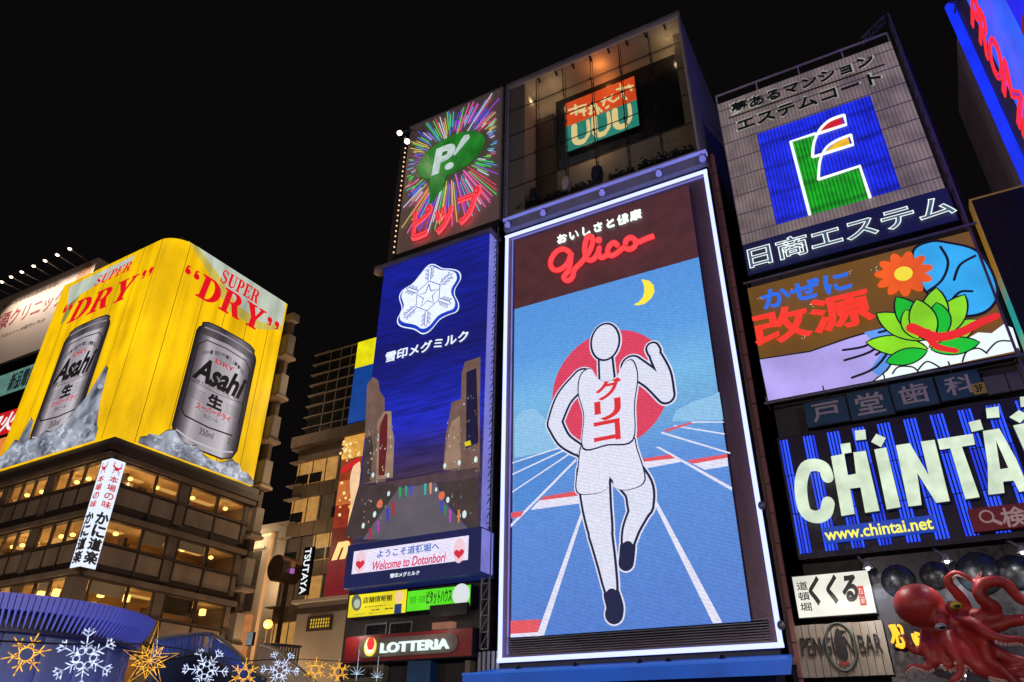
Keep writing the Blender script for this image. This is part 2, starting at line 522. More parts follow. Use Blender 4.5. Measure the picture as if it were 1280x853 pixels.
GL = glass('showroom_glass', (.82,.84,.86), .93)
NC, NR = 6, 5
for i in range(NC):
    for j in range(NR):
        u0 = bx0+.14+(bx1-bx0-.28)*i/NC; u1 = bx0+.14+(bx1-bx0-.28)*(i+1)/NC
        v0 = FLR+.28+(TOP-FLR-.44)*j/NR; v1 = FLR+.28+(TOP-FLR-.44)*(j+1)/NR
        G().fbox(F0, u0+.012, u1-.012, v0+.012, v1-.012, -.1, -.085).build('pane', GL, bt)
for i in range(1, NC):
    u = bx0+.14+(bx1-bx0-.28)*i/NC
    g = G(); g.bar((u, Y0+.16, FLR+.28), (u, Y0+.16, TOP-.27), .045)
    for j in range(1, NR):
        v = FLR+.28+(TOP-FLR-.44)*j/NR
        g.bar((u, Y0+.1, v-.02), (u, Y0+.5, v-.25), .03); g.ball((u, Y0+.1, v), .085, nu=8, nv=6)
    g.bar((u, Y0+.5, FLR+.28), (u, Y0+.5, TOP-.27), .03)
    g.build('cable_post', DARK, bt)
for j in range(1, NR):
    v = FLR+.28+(TOP-FLR-.44)*j/NR
    G().bar((bx0+.14, Y0+.115, v), (bx1-.14, Y0+.115, v), .035).build('glazing_bar', DARK, bt)
for i in range(9):
    u = bx0+.9+(bx1-bx0-1.8)*i/8
    G().bar((u, Y0+.1, TOP-.17), (u+.05, Y0+.3, TOP-.5), .09).build('roof_bracket', DARK, bt)
G().box((bx0-.03, Y0-.08, TOP), (bx1+.03, Y0+.06, TOP+.09)).build('roof_trim', STEEL, bt)
g = G(); g.box((bx0-.06, Y0-.07, FLR), (bx0+.02, Y0+.02, TOP)); g.build('corner_trim', STEEL, bt)
g = G(); g.box((bx1-.02, Y0-.07, FLR), (bx1+.06, Y0+.02, TOP)); g.build('corner_trim', STEEL, bt)
for k, (u, e) in enumerate(((-13.9, 11), (-12.4, 11), (-5.6, 14))):
    G().lathe((u, Y0+.95, TOP-.34), [(.0,.07),(.07,.07),(.07,0),(.0,0)], 12).build('downlight', paint('downlight_trim', (.5,.45,.35), .5), bt)
    point('downlight_glow', (u, Y0+.95, TOP-.9), (1,.72,.42), e, bt, .12)

# the orange and green sign inside the showroom
FU = FY(Y0+DEP-.35)
z = zm(690, 80, 7.108)
R = FU.rect(*z((116,350),(725,115),(775,540),(135,775)))
us = thing('restaurant_sign', 'orange and green lit sign with three cream U letters inside glass showroom', 'sign', FU.P((R[0]+R[1])/2, R[2]-.3))
vm = (FU.px(*z((125,550))[0])[1]+FU.px(*z((755,325))[0])[1])/2
slab(FU, (R[0]-.04, R[1]+.04, R[2]-.04, R[3]+.04), -.27, -.06, DARK, us, 'casing')
slab(FU, (R[0], R[1], vm, R[3]), -.06, 0, glow('orange_sign', (244,80,28), 1.15, 'soft'), us, 'upper_panel')
slab(FU, (R[0], R[1], R[2], vm), -.06, 0, glow('green_sign', (45,150,128), 1.0, 'soft'), us, 'lower_panel')
point('sign_glow', FU.P((R[0]+R[1])/2+.3, TOP-.75, .45), (1,.3,.07), 42, us, .25)
point('sign_glow', FU.P((R[0]+R[1])/2-.6, R[2]-.6, .7), (1,.62,.34), 30, us, .25)
CRM = glow('cream_letter', (255,225,150), 1.15)
for k in range(3):
    cu = R[0]+(R[1]-R[0])*(.22+.29*k); w = (R[1]-R[0])*.20; h0 = R[2]+(vm-R[2])*.12; h1 = R[2]+(vm-R[2])*.88
    pts = [(cu-w/2, h1), (cu-w/2, h0+w*.55), (cu-w*.28, h0+w*.12), (cu+w*.15, h0+w*.1), (cu+w/2, h0+w*.6), (cu+w/2, h1)]
    G().fpoly(FU, ribbon(cr(pts, 5, False), [.34]*16+[.2]*10), .01, .05).build('letter', CRM, us)
zz = lambda q: z(*q)
for st in ([(150,410),(235,380)], [(205,365),(215,450)], [(170,440),(235,410)], [(250,375),(300,360),(285,400),(250,410)], [(240,425),(300,415)], [(270,400),(285,455)],
           [(325,395),(395,370)], [(350,360),(345,430)], [(380,350),(410,440)], [(330,440),(380,425),(345,445)], [(410,390),(440,420)],
           [(440,330),(500,305)], [(470,300),(455,365)], [(480,390),(510,370),(490,385)], [(535,275),(505,320),(545,335),(590,300)],
           [(575,225),(715,195)], [(610,180),(630,290)], [(625,285),(660,310)], [(680,190),(705,230)]):
    strip(FU, zz(st), .13, .05, CRM, us, 'brush_stroke', .03)

# garments on stands and planters along the showroom edge
for (x, y, lab, mt) in ((668, 238, 'small dark garment on a stand at left of showroom edge', DARK), (708, 222, 'pale garment on a stand at the showroom edge', CREAM), (746, 206, 'dark jacket on a stand in the middle of showroom edge', paint('navy_cloth', (.02,.02,.03), .9))):
    u, v = FY(Y0+.32).px(x, y)
    t = thing('garment_stand', lab, 'garment stand', (u, Y0+.32, FLR+.28), 'garment stands in the showroom')
    zc = FLR+.28
    G().lathe((u, Y0+.32, zc), [(.0,1.55),(.08,1.54),(.1,1.45),(.27,1.36),(.32,1.0),(.27,.66),(.26,.55),(0,.55)], 14).build('garment', mt, t, True)
    G().tube([(u, Y0+.32, zc), (u, Y0+.32, zc+.7)], .06).build('pole', STEEL, t)
    G().lathe((u, Y0+.32, zc), [(0,.06),(.3,.05),(.32,0),(0,0)], 14).build('foot', STEEL, t)
LEAF = paint('dark_leaf', (.03,.045,.02), .7)
def planter(u, w, Y, lab):
    t = thing('planter', lab, 'planter', (u, Y, FLR+.28), 'planters along the showroom edge')
    G().box((u-w/2, Y-.2, FLR+.28), (u+w/2, Y+.2, FLR+.62)).build('trough', DARK, t, bevel=.02)
    g = G()
    for k in range(int(160*w)):
        c = Vector((u+random.uniform(-w/2, w/2), Y+random.uniform(-.25,.25), FLR+.6+abs(random.gauss(0,.22))))
        a = Vector((random.gauss(0,1), random.gauss(0,1), random.gauss(0,1))).normalized()*.11
        b = a.cross(Vector((random.gauss(0,1), random.gauss(0,1), random.gauss(0,1)))).normalized()*.05
        i = len(g.v); g.v += [c-a, c+b, c+a, c-b]; g.f.append((i, i+1, i+2, i+3))
    o = g.build('foliage', LEAF, t); o['kind'] = 'stuff'
for k, (u, w) in enumerate(((-13.9,1.2),(-12.3,1.4),(-10.6,1.4),(-8.6,1.3),(-7.0,1.5),(-5.6,1.2))):
    planter(u, w, Y0+.36, ['low dark planter at far left of showroom edge', 'second dark planter from left on showroom edge', 'dark planter left of the middle garment in showroom', 'dark planter right of the middle garment in showroom', 'dark planter below right part of the orange sign', 'low dark planter at far right of showroom edge'][k])

# ------------------------------------------------------------------ the tall LED screen
gs = thing('runner_billboard', 'giant vertical LED screen with blue running track framed by white neon', 'billboard', (-9.7, Y0, 3.5))
RF = F0.rect((635.4,298), (883,215.2), (975,804.5), (625.7,828.5), .12)
slab(F0, (RF[0]-.05, RF[1]+.05, RF[2]-.05, RF[3]+.05), .0, .1, paint('maroon_backing', (.16,.09,.12), .4, .2, .3, streak=True), gs, 'backing')
t2 = .085
for nm, a, b in (('left', (RF[0],RF[2]), (RF[0],RF[3])), ('top', (RF[0]-t2,RF[3]), (RF[1]+t2,RF[3])), ('right', (RF[1],RF[2]), (RF[1],RF[3])), ('bottom', (RF[0]-t2,RF[2]), (RF[1]+t2,RF[2]))):
    p, q = F0.P(a[0], a[1], .22), F0.P(b[0], b[1], .22)
    if nm in ('left', 'right'): p.z += t2; q.z -= t2
    G().tube([p, q], t2, 10).build('neon_frame_tube', TUBEW, gs, True)
G().bar(F0.P(RF[0]+.3, RF[2]+.2, .16), F0.P(RF[0]+.3, RF[3]-.2, .16), .05).build('inner_light_line', LAV, gs)
G().bar(F0.P(RF[0]+.3, RF[3]-.22, .16), F0.P(RF[1]-.1, RF[3]-.22, .16), .045).build('inner_light_line', LAV, gs)
SD = .47
RS = F0.rect((644,387), (874.8,320.7), (935.8,777), (637.8,796.9), SD)
vH = F0.px(863,230.5,SD)[1]
u0, u1, v0, v1 = RS
slab(F0, (u0, u1, v0, vH), .1, SD-.05, paint('screen_casing', (.06,.035,.05), .4, .3, .3), gs, 'casing')
for k in range(9):
    v = RF[2]+.12+k*.06
    G().fbox(F0, RF[0]+.35, RF[1]-.3, v+.02*k, v+.03+.02*k, .1, .18+.024*k).build('louvre_slat', STEEL, gs)
slab(F0, (u0, u1, v1, vH), SD-.05, SD, glow('brown_led', (76,36,40), 1.0, 'patchy', .05), gs, 'header_panel')
sc_ = ramp_glow('runner_screen', 'Z', [(v0, (82,126,208)), (v0+(v1-v0)*.42, (94,146,220)), (v0+(v1-v0)*.56, (112,172,222)), (v0+(v1-v0)*.66, (118,184,232)), (v0+(v1-v0)*.8, (92,158,228)), (v1, (84,148,222))])
slab(F0, (u0, u1, v0, v1), SD-.05, SD, sc_, gs, 'led_screen')
SW = glow('screen_white', (226,226,246), 1.0, 'screen'); SR = glow('screen_red', (220,66,96), 1.0, 'screen'); SN = glow('screen_navy', (16,26,66), 1.0, 'screen')
SP = glow('screen_pale', (142,194,232), 1.0, 'screen'); SY = glow('screen_yellow', (250,228,62), 1.05); SC = glow('screen_coral', (226,86,96), 1.0, 'screen')
d = SD+.004
def art(pts, mt, nm, dd, smooth=0): return shape(F0, pts, dd, mt, gs, nm, .003, smooth)
def line(pts, w, mt, dd, nm='track_line'): return strip(F0, pts, w, dd, mt, gs, nm, .003)
# distant haze bank left and right
z2 = zm(620, 330, 2.843); z3 = zm(600, 560, 2.9125)
art(z2((66,690),(66,555),(95,520),(140,515),(185,560),(225,640),(250,655)), SP, 'cloud_bank', SD+.003, 0)
art(z2((625,560),(640,520),(700,490),(760,470),(793,455),(808,555)), SP, 'cloud_bank', SD+.003, 0)
a, b = F0.px(686.8,503,SD), F0.px(842,471,SD)
cu, cv = (a[0]+b[0])/2, (a[1]+b[1])/2+.1; rr = (b[0]-a[0])/2
G().fpoly(F0, ell((cu, cv), rr*.95, rr*.98, 48), SD, SD+.006).build('sun_disc', SR, gs)
art(z2((66,705),(180,665),(260,655),(300,700),(66,900)), glow('screen_track', (80,138,212), 1.0, 'screen'), 'track_area', SD+.008)
# moon
zg = zm(610, 200, 4.267)
art(zg((818,637),(860,645),(884,670),(888,705),(870,740),(835,768),(800,777),(776,772),(805,757),(826,732),(834,700),(830,665)), SY, 'moon', SD+.006, 0)
# track lines and hurdles bands
dd = SD+.012
art(z3((205,686),(233,682),(389,200),(378,206)), SW, 'track_line', dd)
art(z3((848,639),(882,636),(592,98),(580,93)), SW, 'track_line', dd)
art(z3((640,-3),(654,-3),(917,143),(917,156)), SW, 'track_line', dd)
art(z3((112,278),(112,290),(352,46),(348,40)), SW, 'track_line', dd+.003)
art(z3((118,158),(118,163),(330,22),(327,18)), SW, 'track_line', dd)
art(z3((118,94),(118,99),(310,10),(306,6)), SW, 'track_line', dd)
art(z3((118,53),(118,57),(290,2),(286,-2)), SW, 'track_line', dd)
art(z2((585,602),(590,597),(832,670),(832,676)), SW, 'track_line', dd)
art(z2((630,577),(634,573),(812,602),(812,607)), SW, 'track_line', dd)
art(z2((680,566),(700,560),(810,560),(810,564),(700,565)), SW, 'track_line', dd)
art(z3((215,192),(232,178),(376,152),(376,172)), SC, 'hurdle_band', dd+.006)
art(z3((184,226),(215,192),(376,172),(379,200)), SW, 'hurdle_band', dd+.006)
art(z3((113,236),(160,230),(148,250),(113,257)), SC, 'hurdle_band', dd+.006)
art(z3((588,40),(690,24),(712,38),(588,52)), SC, 'hurdle_band', dd+.006)
art(z3((588,52),(712,38),(736,50),(588,78)), SW, 'hurdle_band', dd+.006)
art(z3((752,46),(900,22),(901,36),(775,58)), SC, 'hurdle_band', dd+.006)
art(z3((775,58),(901,36),(903,66),(818,80)), SW, 'hurdle_band', dd+.006)
art(z3((111,630),(222,624),(210,671),(111,678)), SC, 'hurdle_band', dd+.006)
art(z3((111,678),(210,671),(206,685),(111,690)), SW, 'hurdle_band', dd+.006)
art(z2((595,592),(690,562),(700,566),(606,597)), SC, 'hurdle_band', dd+.003)
# a plain generic runner, faceless, one arm forward and one back
FIG = glow('screen_figure', (222,224,244), 1.0, 'screen')
def limb(pts, w, k, mt=None, nm='limb'):
    p = cr([F0.px(*q, SD) for q in pts], 6, False)
    ww = [w[0]+(w[1]-w[0])*i/(len(p)-1) for i in range(len(p))]
    b = .001*k
    G().fpoly(F0, ribbon(p, [x+.3 for x in ww], 10), SD+.019, SD+.02+b).build(nm+'_border', FIG, gs)
    G().fpoly(F0, ribbon(p, [x+.19 for x in ww], 10), SD+.029, SD+.03+b).build(nm+'_outline', SN, gs)
    G().fpoly(F0, ribbon(p, ww, 10), SD+.039, SD+.04+b).build(nm, mt or FIG, gs)
limb([(778,585),(798,610),(801,632)], (1.2,.92), 0, nm='thigh')
limb([(799,640),(790,660),(786,676)], (.72,.44), 1, nm='calf')
limb([(785,684),(784,696),(783,704)], (.42,.4), 1.4, SN, 'shoe')
limb([(742,590),(746,632),(751,664)], (1.3,.88), 2, nm='thigh')
limb([(751,668),(758,702),(764,736)], (.86,.42), 3, nm='calf')
limb([(765,744),(769,759),(768,768)], (.44,.5), 3.5, SN, 'shoe')
limb([(728,474),(706,498),(694,528)], (.82,.58), 4, nm='upper_arm')
limb([(694,530),(705,550),(722,562)], (.58,.4), 5, nm='forearm')
limb([(728,564),(733,564)], (.46,.44), 6, nm='fist')
limb([(790,458),(814,474),(833,495)], (.82,.58), 4.5, nm='upper_arm')
limb([(833,494),(830,468),(820,446)], (.58,.4), 5.5, nm='forearm')
limb([(818,440),(816,436)], (.46,.44), 6.5, nm='fist')
def grow(pts, m):
    q = cr([F0.px(*p, SD) for p in pts], 5)
    c = (sum(a for a, _ in q)/len(q), sum(b for _, b in q)/len(q))
    return [(c[0]+(a-c[0])*(1+m/1.9), c[1]+(b-c[1])*(1+m/2.4)) for a, b in q]
shorts = [(730,556),(760,552),(790,547),(796,562),(806,600),(788,612),(770,610),(764,592),(758,612),(738,618),(722,614),(724,585)]
vest = [(727,470),(739,462),(748,474),(760,478),(772,470),(780,456),(791,452),(797,472),(793,505),(791,550),(760,556),(730,560),(731,520),(724,492)]
for nm, pts, kk in (('shorts', shorts, .0475), ('vest', vest, .0515)):
    G().fpoly(F0, grow(pts, .15), SD+.02, SD+.0285).build(nm+'_border', FIG, gs)
    G().fpoly(F0, grow(pts, .075), SD+kk, SD+kk+.001).build(nm+'_outline', SN, gs)
    G().fpoly(F0, grow(pts, 0), SD+kk+.001, SD+kk+.003).build(nm, SW, gs)
hc = F0.px(757,428,SD)
for m, mt, k, nm in ((.15, FIG, .0195, 'head_border'), (.095, SN, .0562, 'head_outline'), (0, FIG, .0575, 'head')):
    G().fpoly(F0, ell(hc, .6+m, .84+m, 30), SD+k-.0008, SD+k).build(nm, mt, gs)
limb([(757,444),(760,486)], (.5,.62), 7, nm='neck')
REDT = glow('screen_red_letter', (222,48,56), 1.0, 'screen')
column('グリコ', F0, (761,474), (758,552), 1.05, REDT, gs, d=SD+.07, bold=.03, gap=.08, th=.01)
# header lettering
SPACE[0] = 1.22
text('おいしさと健康', F0, (696.5,304), (800.5,261), glow('white_letter', (238,255,250), 1.3), gs, d=SD+.12, th=.1, bold=.008, split=True, hs=1.2)
SPACE[0] = 1.0
RED = glow('red_neon', (255,66,70), 1.25); REDD = glow('red_neon_dark', (190,16,26), 1.0)
paths = [[(436,494),(405,476),(368,488),(340,525),(334,562),(356,588),(395,580),(428,545),(443,498),(440,540),(430,590),(418,606),(404,628),(424,645),(450,626),(462,585),(500,545),(540,490),(558,440),(550,410),(530,415),(517,460),(518,505),(535,534),(562,530),(585,500),(594,468),(590,500),(606,522),(640,504)],
         [(692,458),(672,442),(646,462),(638,492),(656,512),(690,496),(722,470),(752,478),(782,462),(786,432),(764,415),(738,428),(732,452)], [(786,430),(800,440),(835,425),(885,406)]]
for p in paths:
    neon(F0, zg(*p), .15, SD+.12, REDD, gs, 'script_casing', 5)
    neon(F0, zg(*p), .115, SD+.22, RED, gs, 'script_tube', 5)
G().ball(F0.P(*F0.px(*zg((590,428))[0], SD+.2), SD+.2), .16).build('script_dot', RED, gs, True)
# lavender beam above the screen with small floodlights on arms
lb = thing('floodlight_beam', 'lavender lit steel beam with small floodlights above the runner screen', 'light beam', (-9.7, Y0, RF[3]+.6))
vb = F0.px(632,275,.3)[1]; vb1 = FLR-.02
G().fbox(F0, RF[0]-.15, RF[1]+.15, RF[3]+.42, vb1-.3, .02, .3).build('plate', paint('blue_grey_plate', (.32,.32,.5), .5, .1, .15), lb)
G().fbox(F0, RF[0]-.2, RF[1]+.2, vb1-.26, vb1-.12, .02, .34).build('light_strip', LAV, lb)
for (x, y) in ((636,291), (680,274), (753.5,249), (824,224.5), (878,206)):
    u = F0.px(x, y, .5)[0]
    G().tube([F0.P(u, RF[3]+.75, .3), F0.P(u+.03, RF[3]+.62, .62), F0.P(u+.06, RF[3]+.38, .75)], .09, 8).build('arm', STEEL, lb, True)
    G().tube([F0.P(u+.06, RF[3]+.44, .72), F0.P(u+.1, RF[3]+.18, .82)], [.1,.15], 10).build('lamp_head', LAV, lb, True)

# blue awning at the foot of the screen
aw = thing('awning', 'blue lit awning below the runner screen at the bottom edge', 'awning', (-9.8, Y0-1.4, 2.6))
FA = FY(Y0-1.5)
ua, ub = FA.px(578,848)[0], FA.px(986,825)[0]
vt = FA.px(986,824)[1]
g = G(); g.v = [Vector(p) for p in ((ua,Y0-1.5,vt-.42),(ub,Y0-1.5,vt-.42),(ub,Y0-1.5,vt),(ua,Y0-1.5,vt),(ua+.4,Y0-.05,vt+.3),(ub-.1,Y0-.05,vt+.3))]; g.f = [(0,1,2,3),(3,2,5,4),(0,3,4),(1,5,2)]
g.build('canopy', glow('blue_canopy', (10,78,178), .8, 'soft', .02), aw)
G().bar((ua,Y0-1.52,vt+.01), (ub,Y0-1.52,vt+.01), .07).build('edge_bar', glow('blue_edge', (34,96,200), .8), aw)
G().fbox(F0, RF[0]-.3, RF[1]+.4, RF[2]-.62, RF[2]-.4, 0, .5).build('service_ledge', paint('brown_ledge', (.2,.14,.1), .7), aw)
for u in (-13.9,-11.6,-9.2,-8.2,-6.4):
    G().lathe(F0.P(u, RF[2]-.4, .35), [(0,.2),(.09,.18),(.13,.05),(.13,0)], 10).build('ledge_lamp', DARK, aw, True)
# red column between the runner screen and the signs to its right
rc = thing('steel_column', 'thin red steel column between runner screen and the right hand signs', 'column', (-4.0, Y0, 0))
uc = F0.px(981,715,.2)[0]-.04
G().box((uc-.09, Y0-.3, 0), (uc+.05, Y0-.1, 25.8)).build('shaft', RUST, rc)
G().box((uc-.24, Y0-.2, 0), (uc-.095, Y0-.05, 25.8)).build('web', paint('dark_red_steel', (.09,.04,.035), .6), rc)
for k in range(22): G().box((uc-.1, Y0-.31, 3+k*1.03), (uc+.06, Y0-.302, 3.04+k*1.03)).build('bracket', DARK, rc)
for vv in (9.5, 5.6): G().ball((uc-.32, Y0-.35, vv), .13, (1,1,1.2)).build('lamp_head', STEEL, rc, True)

# ================================================================== BUILDING WITH THE FLAKE SCREEN
sx0, sx1 = -23.0, -15.5
sb = thing('narrow_building', 'narrow dark building behind the burst sign and blue flake screen', 'building', (-19.2, Y0, 0))
G().box((sx0, Y0+.4, 0), (sx1-.25, Y0+12, 36.0)).build('wall', DARKWALL, sb)
zl = zm(420, 720, 5.818)
for (a, b) in (((195,355),(330,415)), ((372,345),(515,405))):
    p, q = F0.px(*zl(a)[0]), F0.px(*zl(b)[0])
    f = G().fbox(F0, p[0], q[0], q[1], p[1], -.4, -.3).build('window', BLACKG, sb)
    rim(F0, (p[0], q[0], q[1], p[1]), .06, -.4, -.25, STEEL, f)
p, q = F0.px(*zl((690,340))[0]), F0.px(*zl((835,375))[0])
G().fbox(F0, p[0], q[0], q[1], p[1], -.4, -.1).build('lit_vent', glow('vent_glow', (150,100,78), .8, 'patchy'), sb)
p = F0.px(*zl((525,585))[0], .2); q = F0.px(*zl((680,774))[0], .2)
G().fbox(F0, p[0], q[0], 0, p[1], -.35, .2).build('blue_shutter', paint('blue_shutter', (.01,.1,.3), .5), sb)
p = F0.px(*zl((940,615))[0]); G().fbox(F0, p[0], p[0]+.22, 0, p[1], -.4, 0).build('pilaster', BEIGE, sb)
p, q = F0.px(*zl((60,635))[0]), F0.px(*zl((330,774))[0])
G().fbox(F0, p[0], q[0], 0, p[1], -.4, -.05).build('pale_fascia', paint('fascia', (.3,.28,.2), .7), sb)
text('道頓堀', F0, zl((80,745))[0], zl((265,660))[0], DARK, sb, d=-.01, th=.04, bold=.02)
G().fbox(F0, sx0+.1, sx1-.3, F0.px(*zl((100,105))[0])[1]+.02, F0.px(440,737)[1]+.25, -.4, -.1).build('brown_band', paint('brown_band', (.13,.09,.07), .7), sb)
# ladder truss up the gap and pipes below it
tt = thing('ladder_truss', 'steel ladder truss in the gap beside the blue flake screen', 'truss', (-15.3, Y0, 4))
truss((-15.72, Y0-.1, 5.5), (-15.72, Y0-.1, 26.2), (.36,0,0), .06, STEEL, tt, 'truss', 34, .035)
for k in range(5):
    G().tube([(-15.75+.2*k, Y0-.05, 0), (-15.75+.2*k, Y0-.05, 5.4)], .07).build('pipe', WHITEP, tt, True)

# ------------------------------------------------------------------ burst sign
FP = FY(Y0-.1)
RP = FP.rect((513.4,158.6), (628.3,110.6), (623.6,274.7), (494.5,320.5))
ps = thing('burst_sign', 'neon burst sign with green speech bubble P! and red kana', 'billboard', FP.P((RP[0]+RP[1])/2, RP[2]))
slab(FP, RP, -.4, 0, paint('sign_brown', (.46,.34,.29), .6, 0, .15, .8, streak=True), ps, 'panel')
slab(FP, (RP[0]-.1, RP[1]+.05, RP[2]-.45, RP[2]-.04), -.4, .12, DARK, ps, 'base_beam')
G().fbox(FP, RP[0]-.05, RP[1]+.02, RP[3], RP[3]+.08, -.4, .04).build('top_trim', STEEL, ps)
g = G(); a_, b_ = FP.P(RP[0]+.6, RP[3]+.45, -.3), FP.P(RP[1]-2.2, RP[3]+.45, -.3); g.bar(a_, b_, .06)
for k in range(4): q_ = a_.lerp(b_, k/3); g.bar(q_, q_-Vector((0,0,.4)), .05)
g.build('roof_rail', STEEL, ps)
G().fbox(FP, RP[1], RP[1]+.1, RP[2], RP[3], -.4, .04).build('side_trim', STEEL, ps)
zp = zm(470, 100, 4.265)
c = FP.px(564.5, 196)
cols = [glow('neon_'+n, k, 1.0) for n, k in (('green', (60,235,110)), ('lime', (110,230,90)), ('blue', (70,90,250)), ('sky', (90,150,250)), ('pink', (255,110,200)), ('white', (225,235,255)), ('yellow', (225,205,110)), ('violet', (170,80,240)), ('cyan', (80,200,240)), ('red', (240,80,110)))]
ew = (FP.px(606,180)[0]-FP.px(522.8,214)[0])/2; eh = ew*.64
N = 150
for k in range(N):
    an = 2*math.pi*(k+random.uniform(-.35,.35))/N
    cx, sy = math.cos(an), math.sin(an)
    r0 = 1/math.hypot(cx/(ew*1.04), sy/(eh*1.06))
    tx = (RP[1]-.12-c[0])/cx if cx > 0 else (RP[0]+.12-c[0])/cx
    ty = (RP[3]-.12-c[1])/sy if sy > 0 else (RP[2]+.12-c[1])/sy
    r1 = min(abs(tx), abs(ty))*random.uniform(.7, 1.0)
    r1 = min(r1, 5.4)
    r0 += random.uniform(0, .9)
    if r1 < r0+.3: r1 = r0+.3
    if r1 > min(abs(tx), abs(ty)): continue
    G().tube([FP.P(c[0]+cx*r0, c[1]+sy*r0, .07), FP.P(c[0]+cx*r1, c[1]+sy*r1, .07)], .02, 5).build('neon_tube', random.choice(cols), ps)
GRN = glow('bubble_green', (24,120,30), 1.0, 'tubes')
bub = ell(c, ew, eh, 40, .06)
G().fpoly(FP, bub, .1, .2).build('speech_bubble', GRN, ps)
shape(FP, zp((288,520),(372,505),(352,575),(286,662)), .19, GRN, ps, 'bubble_tail', .09)
SIL = glow('silver_letter', (190,208,205), 1.0, 'patchy')
text('P', FP, zp((304,500))[0], zp((418,335))[0], SIL, ps, 'letter', d=.26, th=.05, bold=.045, shear=.1)
shape(FP, zp((412,398),(418,400),(498,305),(494,290),(470,296),(448,330)), .26, SIL, ps, 'exclamation_stroke', .05)
cc = FP.px(*zp((389,458))[0], .26); G().fpoly(FP, ell(cc, .3, .24, 20), .21, .26).build('exclamation_dot', SIL, ps)
text('ピップ', FP, zp((188,850))[0], zp((556,578))[0], glow('pink_red', (255,78,88), 1.1), ps, d=.3, th=.08, bold=.055, split=True, hs=1.2)
text('ピップ', FP, zp((186,853))[0], zp((558,575))[0], glow('deep_red', (200,20,40), 1.2), ps, 'neon_outline', d=.24, tube=.035, hs=1.2)
for k in range(22):
    a = k/21
    G().ball(FP.P(RP[0]-.12, RP[3]-1.8-a*(RP[3]-RP[2]-2), .1), .05, nu=6, nv=4).build('edge_bulb', glow('edge_bulb', (255,200,150), 1.6), ps)
for (x, y, lab) in ((499.5,166.5,'outer bright floodlight on an arm left of the burst sign'), (509,177,'inner bright floodlight on an arm left of the burst sign')):
    p = ray_at(x, y, Y0-1.6)
    f = thing('floodlight', lab, 'floodlight', p, 'floodlights beside the burst sign')
    q = FP.P(RP[0]+.1, RP[3]-.2, 0)
    G().tube([q, p+Vector((0,.1,.15))], .04).build('arm', STEEL, f)
    G().lathe(p, [(0,.3),(.14,.28),(.22,.05),(.22,0)], 14).build('shade', DARK, f, True)
    G().ball(p, .15, nu=12, nv=8).build('bulb', BULB, f, True)
    spot('flood_glow', p+Vector((0,-.35,-.1)), FP.P(RP[1]-1, RP[2]+2, 0), (1,.86,.7), 25, 130, f)

# ------------------------------------------------------------------ blue flake screen
SDP = .55
sn = thing('flake_screen', 'tall blue LED screen with white snow crystal emblem above a canal picture', 'billboard', F0.P(-19.4, 8, 0))
RN = F0.rect((480.5,335.7), (613,292), (598,667), (439.5,686), SDP)
u0, u1, v0, v1 = RN
vbx0 = F0.px(515,727,SDP+.25)[1]; vbx1 = F0.px(515,672.5,SDP)[1]
slab(F0, (u0, u1, vbx1, v1), -.35, SDP-.04, DARK, sn, 'casing')
hN = v1-v0
slab(F0, (u0, u1, vbx1, v1), SDP-.04, SDP, ramp_glow('navy_led', 'Z', [(v0, (60,50,76)), (v0+hN*.2, (62,44,78)), (v0+hN*.27, (46,36,110)), (v0+hN*.36, (26,40,196)), (v0+hN*.47, (16,30,160)), (v0+hN*.6, (9,18,112)), (v0+hN*.75, (10,22,132)), (v1, (12,26,150))], 1.0, True, True), sn, 'led_panel')
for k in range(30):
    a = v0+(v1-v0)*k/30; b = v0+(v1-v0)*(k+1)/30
    G().box((F0.P(u1,0).x+.005, Y0-SDP+.04, a+.015), (F0.P(u1,0).x+.05, Y0+.1, b-.015)).build('side_spill_panel', glow('painted_neon_spill', (132,132,224), .8, 'soft'), sn)  # neighbouring neon light falling on the side face, put in as glow
slab(F0, (u0-.3, u1+.25, v1+.02, v1+.14), -.35, SDP+.25, STEEL, sn, 'top_beam')
G().tube([F0.P(u0-.35, v1+.15, SDP), F0.P(u0-.35, v1-.2, SDP)], .3, 12).build('loudspeaker', paint('rust_cap', (.3,.2,.16), .6), sn, True)
zs = zm(450, 290, 4.265); zt = zm(420, 450, 3.877)
def sart(pts, mt, nm, k, smooth=0): return shape(F0, pts, SDP+.004*k, mt, sn, nm, .003, smooth)
NV = glow('deep_navy_led', (6,14,84), 1.0, 'led'); BL = glow('royal_led', (20,60,205), 1.0, 'led')
WH = glow('flake_white', (232,240,255), 1.1, 'screen'); LN = glow('flake_line', (42,70,176), 1.0)
lo = [(395,172),(440,193),(490,197),(530,212),(538,250),(510,300),(506,335),(528,385),(518,425),(470,445),(425,470),(375,528),(332,546),(288,522),(215,505),(197,470),(222,410),(208,352),(225,312),(280,275),(322,225),(360,180)]
ctr = (366,352)
def sc2(k, ox=0, oy=0): return [(ctr[0]+(a-ctr[0])*k+ox, ctr[1]+(b-ctr[1])*k+oy) for a, b in lo]
sart(zs(*sc2(1.0)), WH, 'emblem_border', 4, 4)
sart(zs(*sc2(.965)), BL, 'emblem_ring', 5, 4)
sart(zs(*sc2(.89,-4,-8)), WH, 'emblem_field', 6, 4)
ce = F0.px(*zs((364,342))[0], SDP)
LNK = [0]
def ln(pts, w=.045, nm='crystal_line'):
    LNK[0] += 1
    G().fpoly(F0, ribbon(pts, w, 3), SDP+.027, SDP+.029+.00012*(LNK[0] % 40)).build(nm, LN, sn)
hx = [(ce[0]+.82*math.cos(math.radians(a)), ce[1]+.92*math.sin(math.radians(a))) for a in range(30, 390, 60)]
ln(hx+[hx[0]])
stp = []
